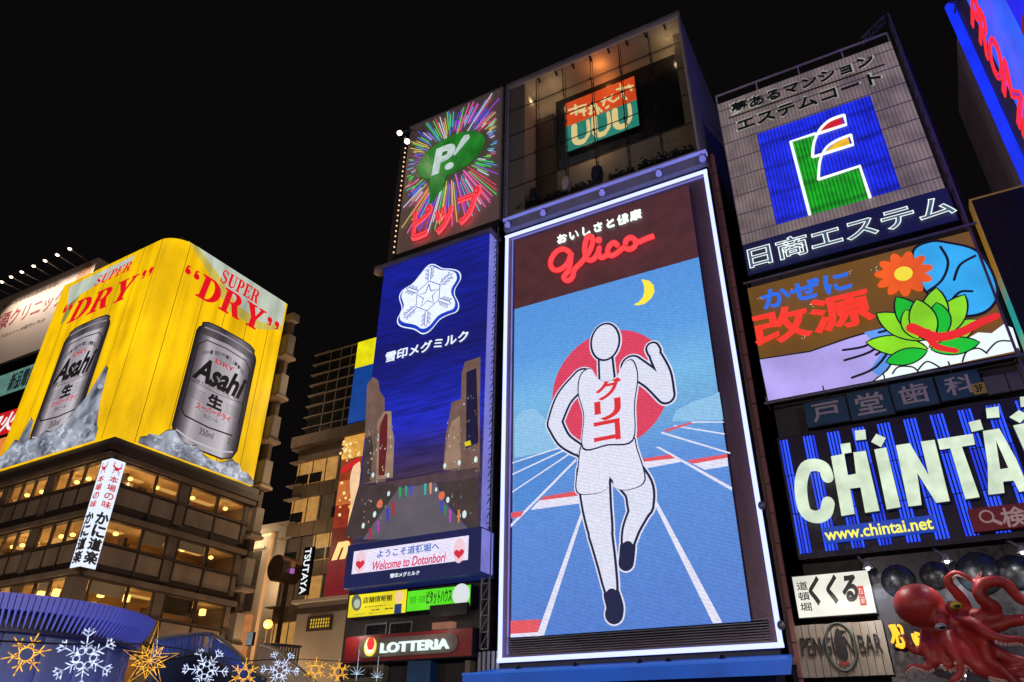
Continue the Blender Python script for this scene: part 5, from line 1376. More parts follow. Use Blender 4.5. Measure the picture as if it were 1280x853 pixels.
# the cans
def can(fr, u0, u1, v0, v1, axis, lab):
    dd = BD+.06
    cu, w = (u0+u1)/2, u1-u0; h = v1-v0
    P0, P1 = fr.P(u0, 0), fr.P(u1, 0)
    q0, q1 = (P0.y, P1.y) if axis == 'Y' else (P0.x, P1.x)
    L_ = q1-q0
    met = ramp_glow('can_metal_'+axis, axis, [(q0, (26,23,26)), (q0+.07*L_, (74,68,74)), (q0+.14*L_, (120,112,118)), (q0+.22*L_, (186,178,184)), (q0+.36*L_, (152,144,152)), (q0+.6*L_, (182,174,182)), (q0+.76*L_, (206,200,206)), (q0+.86*L_, (124,117,125)), (q0+.94*L_, (64,58,64)), (q1, (24,21,25))], .95, False)
    dk = ramp_glow('can_dark_'+axis, axis, [(q0, (18,16,18)), (q0+.2*L_, (92,86,92)), (q0+.4*L_, (58,53,58)), (q0+.7*L_, (128,120,128)), (q1, (20,18,21))], .95, False)
    X = lambda pts: [(u0+a*w, v0+b*h) for a, b in pts]
    root = G().fpoly(fr, X([(0,.88),(0,.1),(.05,.04),(.2,.0),(.8,.0),(.95,.04),(1,.1),(1,.88),(.5,.905)]), dd-.05, dd).build('can', met, yb)
    G().fpoly(fr, X([(0,.8805),(.5,.9055),(1,.8805),(.985,.92),(.94,.95),(.94,.975),(.86,.995),(.7,1.005),(.3,1.005),(.14,.995),(.06,.975),(.06,.95),(.015,.92)]), dd-.05, dd+.002).build('can_shoulder', dk, root)
    G().fpoly(fr, X([(-.02,.89),(-.02,.1),(.04,.03),(.2,-.012),(.8,-.012),(.96,.03),(1.02,.1),(1.02,.89),(1.0,.925),(.96,.95),(.96,.98),(.87,1.005),(.7,1.016),(.3,1.016),(.13,1.005),(.04,.98),(.04,.95),(0,.925)]), dd-.05, dd-.003).build('can_outline', glow('can_edge', (30,27,30), 1.0), root)
    G().fpoly(fr, X(ribbon([(.09,.945),(.3,.962),(.5,.966),(.7,.962),(.91,.945)], .012, 3)), dd+.003, dd+.005).build('rim_shine', glow('can_lip', (150,142,150), 1.0), root)
    K = glow('can_black', (24,20,22), 1.0); RK = glow('can_red', (196,30,44), 1.0); GK = glow('can_grey_print', (70,64,68), 1.0)
    def ln(pts, w_, mt=K, nm='label_line'): G().fpoly(fr, ribbon([(u0+a*w, v0+b*h) for a, b in pts], w_*w, 3), dd+.003, dd+.006).build(nm, mt, root)
    ln([(.05,.24),(.05,.78),(.16,.85),(.5,.865),(.84,.85),(.95,.78),(.95,.3)], .016)
    ln([(.05,.24),(.12,.2),(.5,.185),(.88,.2)], .02)
    ln([(.06,.485),(.5,.47),(.94,.485)], .008)
    text('Asahi', fr, (u0+.1*w, v0+.515*h), (u0+.93*w, v0+.695*h), K, root, d=dd+.012, th=.008, bold=.04, shear=.25, uv=True)
    text('DRY', fr, (u0+.37*w, v0+.705*h), (u0+.68*w, v0+.74*h), RK, root, d=dd+.012, th=.008, bold=.02, uv=True)
    text('生', fr, (u0+.4*w, v0+.35*h), (u0+.62*w, v0+.45*h), K, root, d=dd+.012, th=.008, bold=.05, uv=True)
    text('スーパードライ', fr, (u0+.24*w, v0+.29*h), (u0+.8*w, v0+.34*h), RK, root, d=dd+.012, th=.008, bold=.03, uv=True)
    text('生ビール', fr, (u0+.38*w, v0+.245*h), (u0+.62*w, v0+.275*h), GK, root, d=dd+.012, th=.008, bold=.01, uv=True)
    text('350ml', fr, (u0+.38*w, v0+.11*h), (u0+.6*w, v0+.16*h), K, root, d=dd+.012, th=.008, bold=.0, uv=True)
    text('洗練されたクリアな味、辛口。', fr, (u0+.1*w, v0+.487*h), (u0+.9*w, v0+.512*h), GK, root, d=dd+.014, th=.008, uv=True)
    text('お酒', fr, (u0+.83*w, v0+.12*h), (u0+.95*w, v0+.18*h), GK, root, d=dd+.012, th=.008, uv=True)
    cap = 'ASAHI BREWERIES LIMITED'
    for i, ch in enumerate(cap):
        if ch == ' ': continue
        t = (i-(len(cap)-1)/2)/len(cap)*2
        x, y = .5+.36*t, .8-.07*t*t
        text(ch, fr, (u0+(x-.014)*w, v0+(y-.016)*h), (u0+(x+.014)*w, v0+(y+.016)*h), K, root, 'small_letter', d=dd+.012, th=.006, uv=True)
    for i, yy in enumerate((.77,.755,.74)): ln([(.36+.02*i,yy),(.64-.02*i,yy)], .006, GK)
    for i in range(5):
        yy = .43-.018*i
        ln([(.09,yy),(.34,yy-.002)], .006, GK); ln([(.68,yy),(.92,yy-.002)], .006, GK)
    c = (u0+.5*w, v0+.03*h)
    G().fpoly(fr, ribbon(cr([(u0+.06*w, v0+.075*h), (u0+.3*w, v0+.045*h), (u0+.7*w, v0+.045*h), (u0+.94*w, v0+.075*h)], 5, False), .02*w, 4), dd+.003, dd+.007).build('rim_shine', glow('rim_shine', (196,190,198), 1.0), root)
    return root
can(KR, 3.3, 8.75, 20.55, 30.05, 'Y', '')
za2 = zm(0, 400, 4.265)
a = KL.px(*za2((200,620))[0], BD); b = KL.px(*za2((575,30))[0], BD)
can(KL, -10.0, -4.55, 20.55, 30.05, 'X', '')
# ice at the foot of the cans, print in relief
def icemat(nm, c0, c1):
    m, t, b = nodes(nm)
    P, sp = pos(t)
    r = t.nodes.new('ShaderNodeValToRGB'); e = r.color_ramp.elements
    e[0].position = .36; e[0].color = lin(c0)+(1,); e[1].position = .66; e[1].color = lin(c1)+(1,)
    vo = t.nodes.new('ShaderNodeTexVoronoi'); vo.inputs['Scale'].default_value = .5
    t.links.new(P, vo.inputs['Vector'])
    t.links.new(mth(t, 'ADD', mth(t, 'MULTIPLY', noi(t, P, (1,1,1), .8, 4), .8), mth(t, 'MULTIPLY', vo.outputs[0], .2)), r.inputs[0])
    t.links.new(r.outputs[0], b.inputs['Emission Color']); b.inputs['Emission Strength'].default_value = 1.0
    b.inputs['Base Color'].default_value = (.1,.1,.11,1)
    return m
ICE = [icemat('ice_a', (62,64,76), (176,182,198)), icemat('ice_b', (84,88,100), (206,212,224)), icemat('ice_c', (50,52,62), (140,146,160))]
ICET = [icemat('ice_d', (104,112,128), (168,178,196)), icemat('ice_e', (136,146,164), (208,214,226)), icemat('ice_f', (84,90,104), (140,148,164)), ICE[1]]
def ice(fr, u0, u1, prof, seed):
    rnd = random.Random(seed)
    pts = [(u0, vb0)]+prof+[(u1, vb0)]
    G().fpoly(fr, pts, BD+.07, BD+.09).build('ice_heap', ICE[0], yb)
    G().fpoly(fr, [(a+rnd.uniform(-.04,.04), b+.07) for a, b in pts], BD+.06, BD+.068).build('ice_outline', glow('ice_edge', (30,28,32), 1.0), yb)
    us_ = [p[0] for p in prof]
    def hgt(u):
        for (a, b), (c, e) in zip(prof[:-1], prof[1:]):
            if a <= u <= c: return b+(e-b)*(u-a)/max(1e-6, c-a)
        return vb0
    n = int((u1-u0)*4)
    for k in range(n):
        u = rnd.uniform(u0+.3, u1-.3); hm = hgt(u)-vb0
        v = vb0+rnd.uniform(.15, max(.2, hm*.8)); r = rnd.uniform(.3, .85)
        pl = []
        m = rnd.randint(5, 7)
        for j in range(m):
            t = 2*math.pi*j/m+rnd.uniform(-.3,.3); q = r*rnd.uniform(.65,1.15)
            pl.append((u+q*math.cos(t), max(vb0+.02, min(v+q*.8*math.sin(t), hgt(u)-.02+.1))))
        dd = BD+.09+.02+.15*k/n
        cq = (sum(x for x, _ in pl)/m, sum(y for _, y in pl)/m)
        g = G(); i = 0
        g.v = [fr.P(a, b, BD+.085) for a, b in pl]+[fr.P(cq[0]+(a-cq[0])*.55, cq[1]+(b-cq[1])*.55, dd) for a, b in pl]
        g.f = [tuple(range(m, 2*m))]+[(j, (j+1) % m, m+(j+1) % m, m+j) for j in range(m)]
        o = g.build('ice_chunk', ICE[0], yb)
        for q in ICET: o.data.materials.append(q)
        for pl_ in o.data.polygons: pl_.material_index = rnd.randint(0, len(ICET))
ice(KR, 1.2, 10.8, [(1.2,19.8),(1.8,20.1),(2.4,20.3),(2.9,20.9),(3.5,21.2),(4.1,20.6),(4.8,20.5),(5.4,20.7),(6.0,20.3),(6.7,20.1),(7.4,20.1),(7.9,20.3),(8.4,20.8),(9.0,20.5),(9.6,20.1),(10.2,20.1),(10.8,19.7)], 3)
ice(KL, -13.5, -1.6, [(-13.5,20.3),(-12.6,20.8),(-12.1,21.5),(-11.5,21.3),(-10.9,23.0),(-10.4,22.6),(-10.1,21.2),(-9.2,21.0),(-8.2,21.4),(-7.2,21.1),(-6.2,21.5),(-5.2,22.4),(-4.3,23.1),(-3.1,25.2),(-2.7,24.9),(-2.4,22.4),(-1.9,20.6),(-1.6,20.2)], 5)

# ------------------------------------------------------------------ crab restaurant corner sign
FK = Fr((KC[0], KC[1]), uL, nL)
dK = .95
pc = KL.px(138.3,573.4, dK); pb = KL.px(102,707.6, dK)
uk = (pc[0]+pb[0])/2; vk1, vk0 = pc[1], pb[1]
wL = uk-(KL.px(126.6,575.3,dK)[0]+KL.px(89,709,dK)[0])/2
cor = KL.P(uk, 0, dK)
KS = Fr((cor.x, cor.y), (-nL[0], -nL[1]), uL)
wR = (KS.px(155.9,578.6)[0]+KS.px(120.8,711.8)[0])/2
ck = thing('crab_restaurant_sign', 'white lit vertical corner sign with red and black kanji columns', 'sign', (cor.x, cor.y, vk0))
FKL = Fr((cor.x, cor.y), uL, nL)
g = G(); g.hexa([KS.P(.03,v,-.03)+KL.u*a+KR.u*b for v in (vk0+.01, vk1-.01) for a, b in ((-wL+.06,0),(0,0),(0,wR-.06),(-wL+.06,wR-.06))])
g.build('casing', DARK, ck)
WSG = glow('white_sign_face', (228,238,252), 1.05)
slab(FKL, (-wL, -.03, vk0, vk1), -.03, 0, WSG, ck, 'left_face')
slab(KS, (.03, wR, vk0, vk1), -.03, 0, WSG, ck, 'right_face')
BKI = glow('sign_ink', (22,20,26), 1.0); RDI = glow('sign_red', (196,30,48), 1.0)
hh = vk1-vk0
for fr, c, w in ((FKL, -wL/2-.015, wL*.55), (KS, wR/2+.015, wR*.58)):
    column('本場の味', fr, (c, vk1-hh*.15), (c, vk1-hh*.47), w*1.05, RDI, ck, d=.02, bold=.02, uv=True, gap=.22, th=.015)
    column('かに道楽', fr, (c, vk1-hh*.5), (c, vk1-hh*.97), w*1.35, BKI, ck, d=.02, bold=.045, uv=True, gap=.14, th=.015)
    y = vk1-hh*.08; s = w*.5
    G().fpoly(fr, ell((c, y-.05), s*.55, s*.42, 16), .003, .02).build('crab_emblem', RDI, ck)
    for sg in (-1, 1):
        G().fpoly(fr, ribbon(cr([(c+sg*s*.45, y-.0), (c+sg*s*.9, y+.1), (c+sg*s*.85, y+.32)], 4, False), [.11]*5+[.06]*4, 4), .021, .024).build('crab_claw', RDI, ck)
        for q_ in (0, 1): G().fpoly(fr, ribbon([(c+sg*s*.4, y-.12-.1*q_), (c+sg*s*.85, y-.2-.16*q_)], .045, 3), .021+.004*(q_+1), .024+.004*(q_+1)).build('crab_leg', RDI, ck)
G().bar(KS.P(-.0, vk1+.0, -.2)+Vector((0,0,.06)), KR.P(.5, vk1+.06, 0), .1).build('bracket', DARK, ck)
G().bar(KS.P(0, vk0-.06, -.2), KR.P(.5, vk0-.06, 0), .1).build('bracket', DARK, ck)

# ================================================================== BUILDING AT FAR LEFT
FC = FY(32.0)
zc8 = zm(0, 300, 3.555)
lbld = thing('clinic_building', 'dark ribbed building at far left carrying clinic billboard and stacked signs', 'building', (-75, 32, 0))
G().box((-98, 32.6, 0), (-64.5, 42, 34)).build('wall', paint('black_ribbed', (.035,.032,.03), .6), lbld)
for k in range(60): G().box((-97+k*.55, 32.35, 14), (-96.75+k*.55, 32.59, 33.5)).build('rib', DARK, lbld)
RCc = (-92, FC.px(123,322)[0], FC.px(0,467-6)[1], FC.px(123,322)[1])
vc0 = FC.px(75,405)[1]; 
a = FC.px(0,456); vc0 = a[1]
cl = thing('clinic_billboard', 'cream clinic billboard with red kana lit by a row of arm lamps', 'billboard', FC.P(-75, vc0))
slab(FC, (-95, RCc[1], vc0, RCc[3]), -1.6, 0, paint('cream_board', (.62,.5,.42), .6, 0, .05), cl, 'panel')
slab(FC, (-95, RCc[1]+.02, vc0-.35, vc0-.02), -1.6, .12, DARK, cl, 'base_beam')
CRD = paint('maroon_print', (.28,.02,.04), .6, 0, .05, bump=0); CGR = paint('brown_print', (.2,.14,.11), .6, 0, .05, bump=0)
text('高須クリニック', FC, zc8((-60,412))[0], zc8((296,222))[0], CRD, cl, d=.02, th=.015, bold=.02, hs=1.5)
text('幸せになるための医療を全国に', FC, zc8((10,305))[0], zc8((272,182))[0], CGR, cl, d=.02, th=.015, bold=.01, hs=1.3)
text('フロントへ大阪ヴィラ1F', FC, zc8((0,440))[0], zc8((200,345))[0], CGR, cl, d=.02, th=.015, bold=.0)
q = FC.px(*zc8((372,155))[0]); G().fpoly(FC, ell(q, 1.1, 1.5, 20), .002, .015).build('round_motif', paint('tan_print', (.5,.25,.14), .6), cl)
for k, (x, y) in enumerate([(310,40),(255,67),(201,93),(150,117),(97,143),(50,165),(8,187),(-38,209)]):
    p = ray_at(*zc8((x, y))[0], 32-2.6)
    ft = FC.px(*zc8((x+88, y+42))[0])
    al = G().tube([p, FC.P(ft[0], RCc[3]+.02, -.3)], .055, 6).build('arm', STEEL, cl)
    G().lathe(p, [(0,.16),(.14,.15),(.24,0)], 12).build('lamp_shade', STEEL, al, True)
    G().ball(p-Vector((0,0,.02)), .15, (1,1,.6)).build('bulb', BULB, al, True)
    spot('lamp_glow', p-Vector((0,0,.25)), FC.P(p.x+.6, RCc[3]-4.0, 0), (1,.86,.74), 480, 110, cl, .2)
def left_sign(name, label, y0, y1, x1, mt, body, lm, tb, shear=0, x0=None):
    v1, v0 = FC.px(0, y0, .3)[1], FC.px(0, y1, .3)[1]; ur = FC.px(x1, (y0+y1)/2-x1*.42, .3)[0]
    ul = -95 if x0 is None else FC.px(x0, (y0+y1)/2-x0*.42, .3)[0]
    t = thing(name, label, 'sign', FC.P(-75, v0), 'signs stacked on the far left building')
    slab(FC, (ul, ur, v0, v1), -.3, .27, DARK, t, 'casing')
    slab(FC, (ul, ur, v0+.05, v1-.05), .27, .3, mt, t, 'panel')
    if body:
        a, b = FC.px(*tb[0], .3), FC.px(*tb[1], .3)
        text(body, FC, (a[0], v0+.35), (b[0], v1-.35), lm, t, d=.34, th=.03, bold=.03, uv=True, shear=shear)
    return t
left_sign('teal_sign', 'teal sign with dark kanji below the clinic billboard', 470, 496, 62, glow('teal_face', (96,140,130), .85, 'patchy'), '新品電器製品', glow('teal_ink', (14,32,40), 1.0), ((8,490),(62,455)))
left_sign('red_sign', 'red sign with white characters at the left edge', 517, 545, 50, glow('red_face', (206,22,30), .95, 'soft'), '元祖火火', glow('red_sign_white', (240,236,236), 1.05), ((-30,530),(46,500)), .2)
left_sign('orange_sign', 'small orange sign with lettering at the left edge', 548, 576, 10, glow('orange_face', (246,140,62), .95, 'soft'), None, None, None)
ot = left_sign('orange_letters_sign', 'dark sign with orange kana lines beside the orange sign', 546, 572, 30, paint('black_sign', (.015,.013,.012), .5), '宿泊大歓迎', glow('orange_letters', (226,120,50), 1.0), ((12,560),(29,540)), 0, 11)
left_sign('pale_green_sign', 'pale green lit sign at the left edge above the ledge', 588, 616, 14, glow('pale_green_face', (196,236,196), .95, 'soft'), None, None, None)

# ================================================================== BUILDINGS DOWN THE STREET
YG = 58.0
FG = FY(YG)
zt1 = zm(300, 400, 4.265); zt2 = zm(300, 550, 4.265)
gb = thing('glass_office_building', 'tall glazed building with floor ledges and yellow blue banner behind', 'building', FG.P(-50, 0))
ug0 = FG.px(397,444.5)[0]; ug1 = -40.0
vg1 = FG.px(397,444.5)[1]
vgs = FG.px(*zt1((345,640))[0])[1]       # soffit between upper and lower part
G().box((ug0+.5, YG+.3, 0), (ug1, YG+14, vg1-.3)).build('core', paint('dark_core', (.04,.035,.03), .7), gb)
G().box((ug0+2.2, YG+3, vg1-.3), (ug1, YG+12, vg1+2.0)).build('roof_plant', DARK, gb)
GLS = paint('dark_glazing', (.03,.028,.026), .15, .2, .4, bump=0)
LEDG = paint('ledge_grey', (.34,.26,.2), .6, 0, .15)
nF = 8; uw = [ug0, ug0+2.3, ug0+3.9, ug0+5.5, ug0+7.1]
for k in range(nF):
    v = vgs+(vg1-vgs)*k/nF; v2 = vgs+(vg1-vgs)*(k+1)/nF
    G().box((ug0-.3, YG-.3, v2-.1), (ug0+2.35, YG+.4, v2+.0)).build('floor_ledge', LEDG, gb)
    G().box((ug0+2.351, YG-.2, v2-.1), (ug1, YG+.4, v2)).build('floor_ledge', LEDG, gb)
    for a, b in zip(uw[:-1], uw[1:]):
        G().box((a+.06, YG-.02, v+.08), (b-.06, YG+.28, v2-.14)).build('pane', GLS, gb)
        G().box((b-.055, YG-.06, v+.06), (b+.055, YG+.29, v2-.13)).build('mullion', LEDG, gb)
G().box((ug0-.7, YG-1.2, vgs-1.3), (ug1, YG+.3, vgs-.02)).build('soffit', paint('soffit_brown', (.22,.15,.1), .7), gb)
PNL = paint('bronze_panel', (.24,.17,.11), .55, .1, .15)
LITW = glow('lit_office', (206,150,78), .75, 'patchy'); DIMW = glow('dim_office', (74,54,36), .9, 'patchy')
rnd = random.Random(4)
lv = [vgs-1.32]
ys_ = [604, 625, 638, 656, 671]
levels = []
v = vgs-1.32; hgt = 3.1
uu = [ug0-.2+k*1.95 for k in range(7)]
k = 0
while v > 10:
    panel = (k % 2 == 0)
    h = 1.55 if panel else 2.75
    for a, b in zip(uu[:-1], uu[1:]):
        if panel: G().box((a+.03, YG-.25, v-h+.03), (b-.03, YG+.28, v-.03)).build('panel', PNL, gb)
        else:
            o = G().box((a+.05, YG-.05, v-h+.03), (b-.05, YG+.28, v-.03)).build('window', LITW if rnd.random() < .55 else DIMW, gb)
            G().box((a+.35, YG-.12, v-h+.04), (a+.42, YG-.051, v-.04)).build('bar', DARK, o)
            if rnd.random() < .3: G().box((a+.1, YG-.09, v-h*.55), (b-.1, YG-.052, v-h+.1)).build('blind', DARK, o)
    G().box((ug0-.9, YG-.75, v-.08), (ug0+1.3, YG+.2, v+.02)).build('floor_ledge', LEDG, gb)
    v -= h; k += 1
point('facade_light', (ug0+2, YG-5, 22), (1,.7,.42), 420, gb, .5)
point('facade_light', (ug0-1, YG-5, 36), (1,.75,.5), 400, gb, .5)
# yellow and blue banner
bn = thing('yellow_blue_banner', 'yellow over blue vertical banner on the glazed building', 'banner', FG.P(-54, 30))
zb = zm(360, 420, 4.739)
q = [FG.px(*zb(c)[0], .9) for c in ((412,42),(519,8),(500,165),(398,193),(452,495),(356,516))]
ub0, ub1 = (q[0][0]+q[5][0])/2, (q[1][0]+q[4][0])/2+1.2
vy = (q[2][1]+q[3][1])/2
slab(FG, (ub0, ub1, vy, (q[0][1]+q[1][1])/2), .7, .9, glow('banner_yellow', (236,226,16), .95, 'soft'), bn, 'yellow_panel')
slab(FG, (ub0, ub1, (q[4][1]+q[5][1])/2, vy-.01), .7, .9, glow('banner_blue', (10,66,148), .95, 'soft'), bn, 'blue_panel')
# red advertising banner
ra = thing('red_food_banner', 'lit red and gold food advertisement banner on the glazed building', 'banner', FG.P(-54, 20))
u0 = (FG.px(*zt2((550,20))[0], 1.0)[0]+FG.px(*zt2((455,800))[0], 1.0)[0])/2; u1 = u0+6.2
vv = lambda y: FG.px(*zt2((520, y))[0], 1.0)[1]
vR0, vR1, vR2 = vv(830), vv(635), vv(-5)
slab(FG, (u0, u1, vR1, vR2), .8, 1.0, glow('ad_dark_red', (104,26,16), .95, 'patchy'), ra, 'panel')
slab(FG, (u0, u1, vR0, vR1-.01), .8, 1.0, glow('ad_red', (120,22,34), .95, 'soft'), ra, 'lower_panel')
def ra_(pts, mt, nm, k, s=4): shape(FG, zt2(*pts), 1.0+.012*k, mt, ra, nm, .01, s)
vB = lambda f: vR1+(vR2-vR1)*f
for (f0, f1, c_, nm) in ((.8,1.0,(226,164,70),'gold_field'), (.62,.8,(150,58,26),'rust_field'), (.42,.62,(206,110,54),'amber_field'), (.24,.42,(150,44,24),'rust_field')):
    slab(FG, (u0+.02, u1, vB(f0), vB(f1)-.02), 1.0, 1.012, glow('ad_%s_%d' % (nm, int(f0*100)), c_, .95, 'patchy'), ra, nm)
shape(FG, zt2((600,150),(640,120),(640,420),(580,520),(572,470),(590,330),(585,230)), 1.03, glow('ad_peach', (250,206,160), 1.0, 'soft'), ra, 'peach_shape', .01, 3)
shape(FG, zt2((536,165),(560,140),(640,88),(640,112),(570,165),(540,180)), 1.045, glow('ad_bright_red', (206,24,36), 1.0, 'soft'), ra, 'red_bar', .01)
def ra_(pts, mt, nm, k, s=0): shape(FG, zt2(*pts), 1.03+.012*k, mt, ra, nm, .01, s)
rq = random.Random(9)
for _ in range(44):
    x, y = rq.uniform(520,630), rq.choice((rq.uniform(-5,110), rq.uniform(180,430))); s_ = rq.uniform(4,14)
    ra_([(x,y),(x+s_,y-s_*.5),(x+s_*1.3,y+s_*.6),(x+s_*.3,y+s_)], glow('ad_bit_%d' % rq.randint(0,3), ((255,226,150),(180,96,30),(120,50,16),(246,190,80))[rq.randint(0,3)], 1.0), 'food_piece', 2+rq.random())
text('n', FG, zt2((498,632))[0], zt2((584,545))[0], glow('ad_letter', (255,206,130), 1.2), ra, 'letter', d=1.1, th=.05, bold=.06, shear=.35)
# vertical rental-shop sign
vs = thing('vertical_shop_sign', 'black vertical sign with white sideways letters down the street', 'sign', FG.P(-60, 8))
FT = FY(50.0)
a, b = FT.px(*zt2((345,575))[0]), FT.px(*zt2((325,830))[0])
um = (a[0]+b[0])/2+.35; L_ = a[1]-b[1]
slab(FT, (um-.55, um+.55, b[1], a[1]), -.25, 0, BLACKG, vs, 'panel')
WTS = glow('white_sign_letter', (232,238,240), 1.1)
# letters turned a quarter clockwise, read downwards
v_, f_ = glyphs('TSUTAYA', .02, 0)
x0 = min(q[0] for q in v_); x1 = max(q[0] for q in v_); y1 = max(q[1] for q in v_)
for i, ch in enumerate('TSUTAYA'):
    cv, cf = glyphs(ch, .02, 0); pv, _ = glyphs('TSUTAYA'[:i+1], .02, 0)
    off = max(q[0] for q in pv)-max(q[0] for q in cv)
    g = G(); g.v = [FT.P(um-.36+.72*q[1]/y1, a[1]-.1-(q[0]+off-x0)/(x1-x0)*(L_-.2), .04) for q in cv]; g.f = cf
    g.build('letter', WTS, vs)
# round drum sign
rd = thing('round_drum_sign', 'round metallic drum sign with yellow and violet glow beside vertical letters', 'sign', FT.P(-63, 8))
c = FT.px(*zt2((240,695))[0]); r = 1.15
BRZ = paint('bronze_drum', (.2,.15,.11), .3, .7, .2)
P = FT.P(c[0], c[1], 0)
g = G()
for s_ in (0, 1):
    g.v += [P+Vector((r*math.cos(t)*(.85), -1.2+2.4*s_, r*math.sin(t))) for t in [2*math.pi*k/32 for k in range(32)]]
g.f = [(k, (k+1) % 32, 32+(k+1) % 32, 32+k) for k in range(32)]+[tuple(range(32))]
g.build('drum', BRZ, rd)
for k, (z0, z1, mt) in enumerate(((-.95,-.55,glow('drum_yellow', (150,112,40), .8, 'patchy')), (.5,.95,glow('drum_gold', (120,86,40), .8, 'patchy')))):
    w = r*.8*math.cos(math.asin(max(abs(z0), abs(z1))/r))
    pass
G().fbox(FT, c[0]+r*.9, c[0]+r*1.12, c[1]+.1, c[1]+.55, .1, .4).build('side_band', glow('drum_gold', (176,130,50)), rd)
G().fbox(FT, c[0]+r*.9, c[0]+r*1.12, c[1]-.45, c[1]-.02, .1, .4).build('side_band', glow('drum_violet', (170,100,180), .9), rd)
G().box((P.x-.15, 50.3, 0), (P.x+.15, 50.6, P.z)).build('post', BRZ, rd)
# mirrored pillar shop front under it
mp = thing('mirrored_pillar', 'tall mirrored metal pillar below the round drum sign', 'pillar', FT.P(-63, 0))
pl_ = FT.px(350, 790); pr_ = FT.px(372, 770)
for k in range(4):
    a_ = pl_[0]+(pr_[0]-pl_[0])*k/4; b_ = pl_[0]+(pr_[0]-pl_[0])*(k+1)/4
    G().fbox(FT, a_+.03, b_-.03, 0, 9.0, -.5, -.05*k).build('mirror_panel', paint('mirror_metal', (.55,.46,.4), .16, .9, .15, bump=.05), mp)
# pale building with cove light
FB = FY(62.0)
pb_ = thing('pale_building', 'pale rendered building with warm cove lighting beside the restaurant', 'building', FB.P(-72, 0))
zt6 = zm(180, 600, 4.265)
q = [FB.px(*zt6(c)[0]) for c in ((560,255),(710,228),(795,250),(620,700))]
ub0, ub1 = FB.px(310,665)[0]-2, q[1][0]+2.2
G().box((ub0-3, 62.0, 0), (ub1, 74, q[1][1])).build('wall', BEIGE2, pb_)
COVE = glow('cove_light', (255,214,150), 1.25)
vq = FB.px(*zt6((690,285))[0])[1]; uq = FB.px(*zt6((692,285))[0])[0]
G().fbox(FB, ub0-2, uq, vq-.18, vq, 0, .35).build('cove_strip', COVE, pb_)
G().fbox(FB, uq, uq+.18, 4, vq, 0, .35).build('cove_strip', glow('cove_soft', (226,160,100), .8, 'soft'), pb_)
vq2 = FB.px(*zt6((640,350))[0])[1]
G().fbox(FB, ub0-2, uq-1.2, vq2-.25, vq2, 0, .5).build('cove_strip', COVE, pb_)
G().fbox(FB, ub0-2, uq-1.4, FB.px(*zt6((600,695))[0])[1], vq2-.6, 0, .12).build('dark_bay', paint('dark_bay', (.07,.05,.045), .6), pb_)
point('cove_glow', FB.P(uq-2, vq-.8, 1.6), (1,.75,.45), 260, pb_, .3)
point('cove_glow', FB.P(uq+2.5, vq-6, 2.5), (1,.72,.42), 420, pb_, .3)
slab(FB, (ub0-2, uq-1, 3.5, FB.px(*zt6((600,720))[0])[1]), 0, .6, glow('shop_warm', (196,122,70), .9, 'patchy'), pb_, 'lit_shop_front')
# small white lit shop sign and the warm street lamp
ws = FY(48.0)
t, R = lightbox('small_street_sign', 'small grey lit upright sign below the pale building', zt6((548,815),(580,812),(572,880),(540,882)), 0, .3, glow('small_sign', (120,128,134), .95, 'patchy'), ws)
P = ray_at(335, 780.5, 46)
sl_ = thing('street_lamp', 'glowing warm globe street lamp on a bracket down the street', 'street lamp', (P.x, P.y, 0), 'street lamps')
G().ball(P, .36, nu=16, nv=10).build('globe', glow('street_globe', (255,150,60), 5), sl_, True)
G().tube([(P.x, P.y+.0, 0), (P.x, P.y, P.z-.36)], .07, 8).build('post', DARK, sl_, True)
G().lathe(P, [(0,.5),(.1,.42),(.2,.34)], 12).build('cap', DARK, sl_, True)
point('lamp_glow', P+Vector((.2,-.6,-.2)), (1,.5,.2), 420, sl_, .3)
# low house with lattice window
FH = FY(40.0)
zh = zm(300, 700, 5.575)
lh = thing('low_house', 'low beige rendered house with lit lattice window below the banners', 'building', FH.P(-38, 0))
q0 = FH.px(*zh((425,300))[0]); q1 = FH.px(*zh((755,285))[0])
v1 = (q0[1]+q1[1])/2
G().box((q0[0]-.2, 40.0, 0), (-30.5, 48, v1)).build('wall', BEIGE, lh)
G().box((q0[0]-.5, 39.6, v1), (-30.5, 48.2, v1+.22)).build('parapet', BEIGE2, lh)
vbn = FH.px(*zh((560,350))[0])[1]
G().fbox(FH, q0[0]-.3, -30.5, vbn-.18, vbn+.18, 0, .25).build('dark_band', DBR, lh)
Rw = FH.rect(*zh((487,412),(632,403),(628,472),(490,482)), .05)
wo_ = slab(FH, Rw, .0, .05, glow('lattice_glow', (232,190,60), 1.0, 'patchy'), lh, 'window')
for k in range(9):
    u = Rw[0]+(Rw[1]-Rw[0])*k/8
    G().bar(FH.P(u, Rw[2], .09), FH.P(u, Rw[3], .09), .06).build('lattice_bar', DBR, wo_)
for k in range(4):
    v = Rw[2]+(Rw[3]-Rw[2])*k/3
    G().bar(FH.P(Rw[0], v, .16), FH.P(Rw[1], v, .16), .05).build('lattice_bar', DBR, wo_)
rim(FH, Rw, .16, 0, .2, DBR, wo_)
point('wall_light', FH.P(q0[0]+3, 2.5, 4), (1,.72,.48), 50, lh, .3)

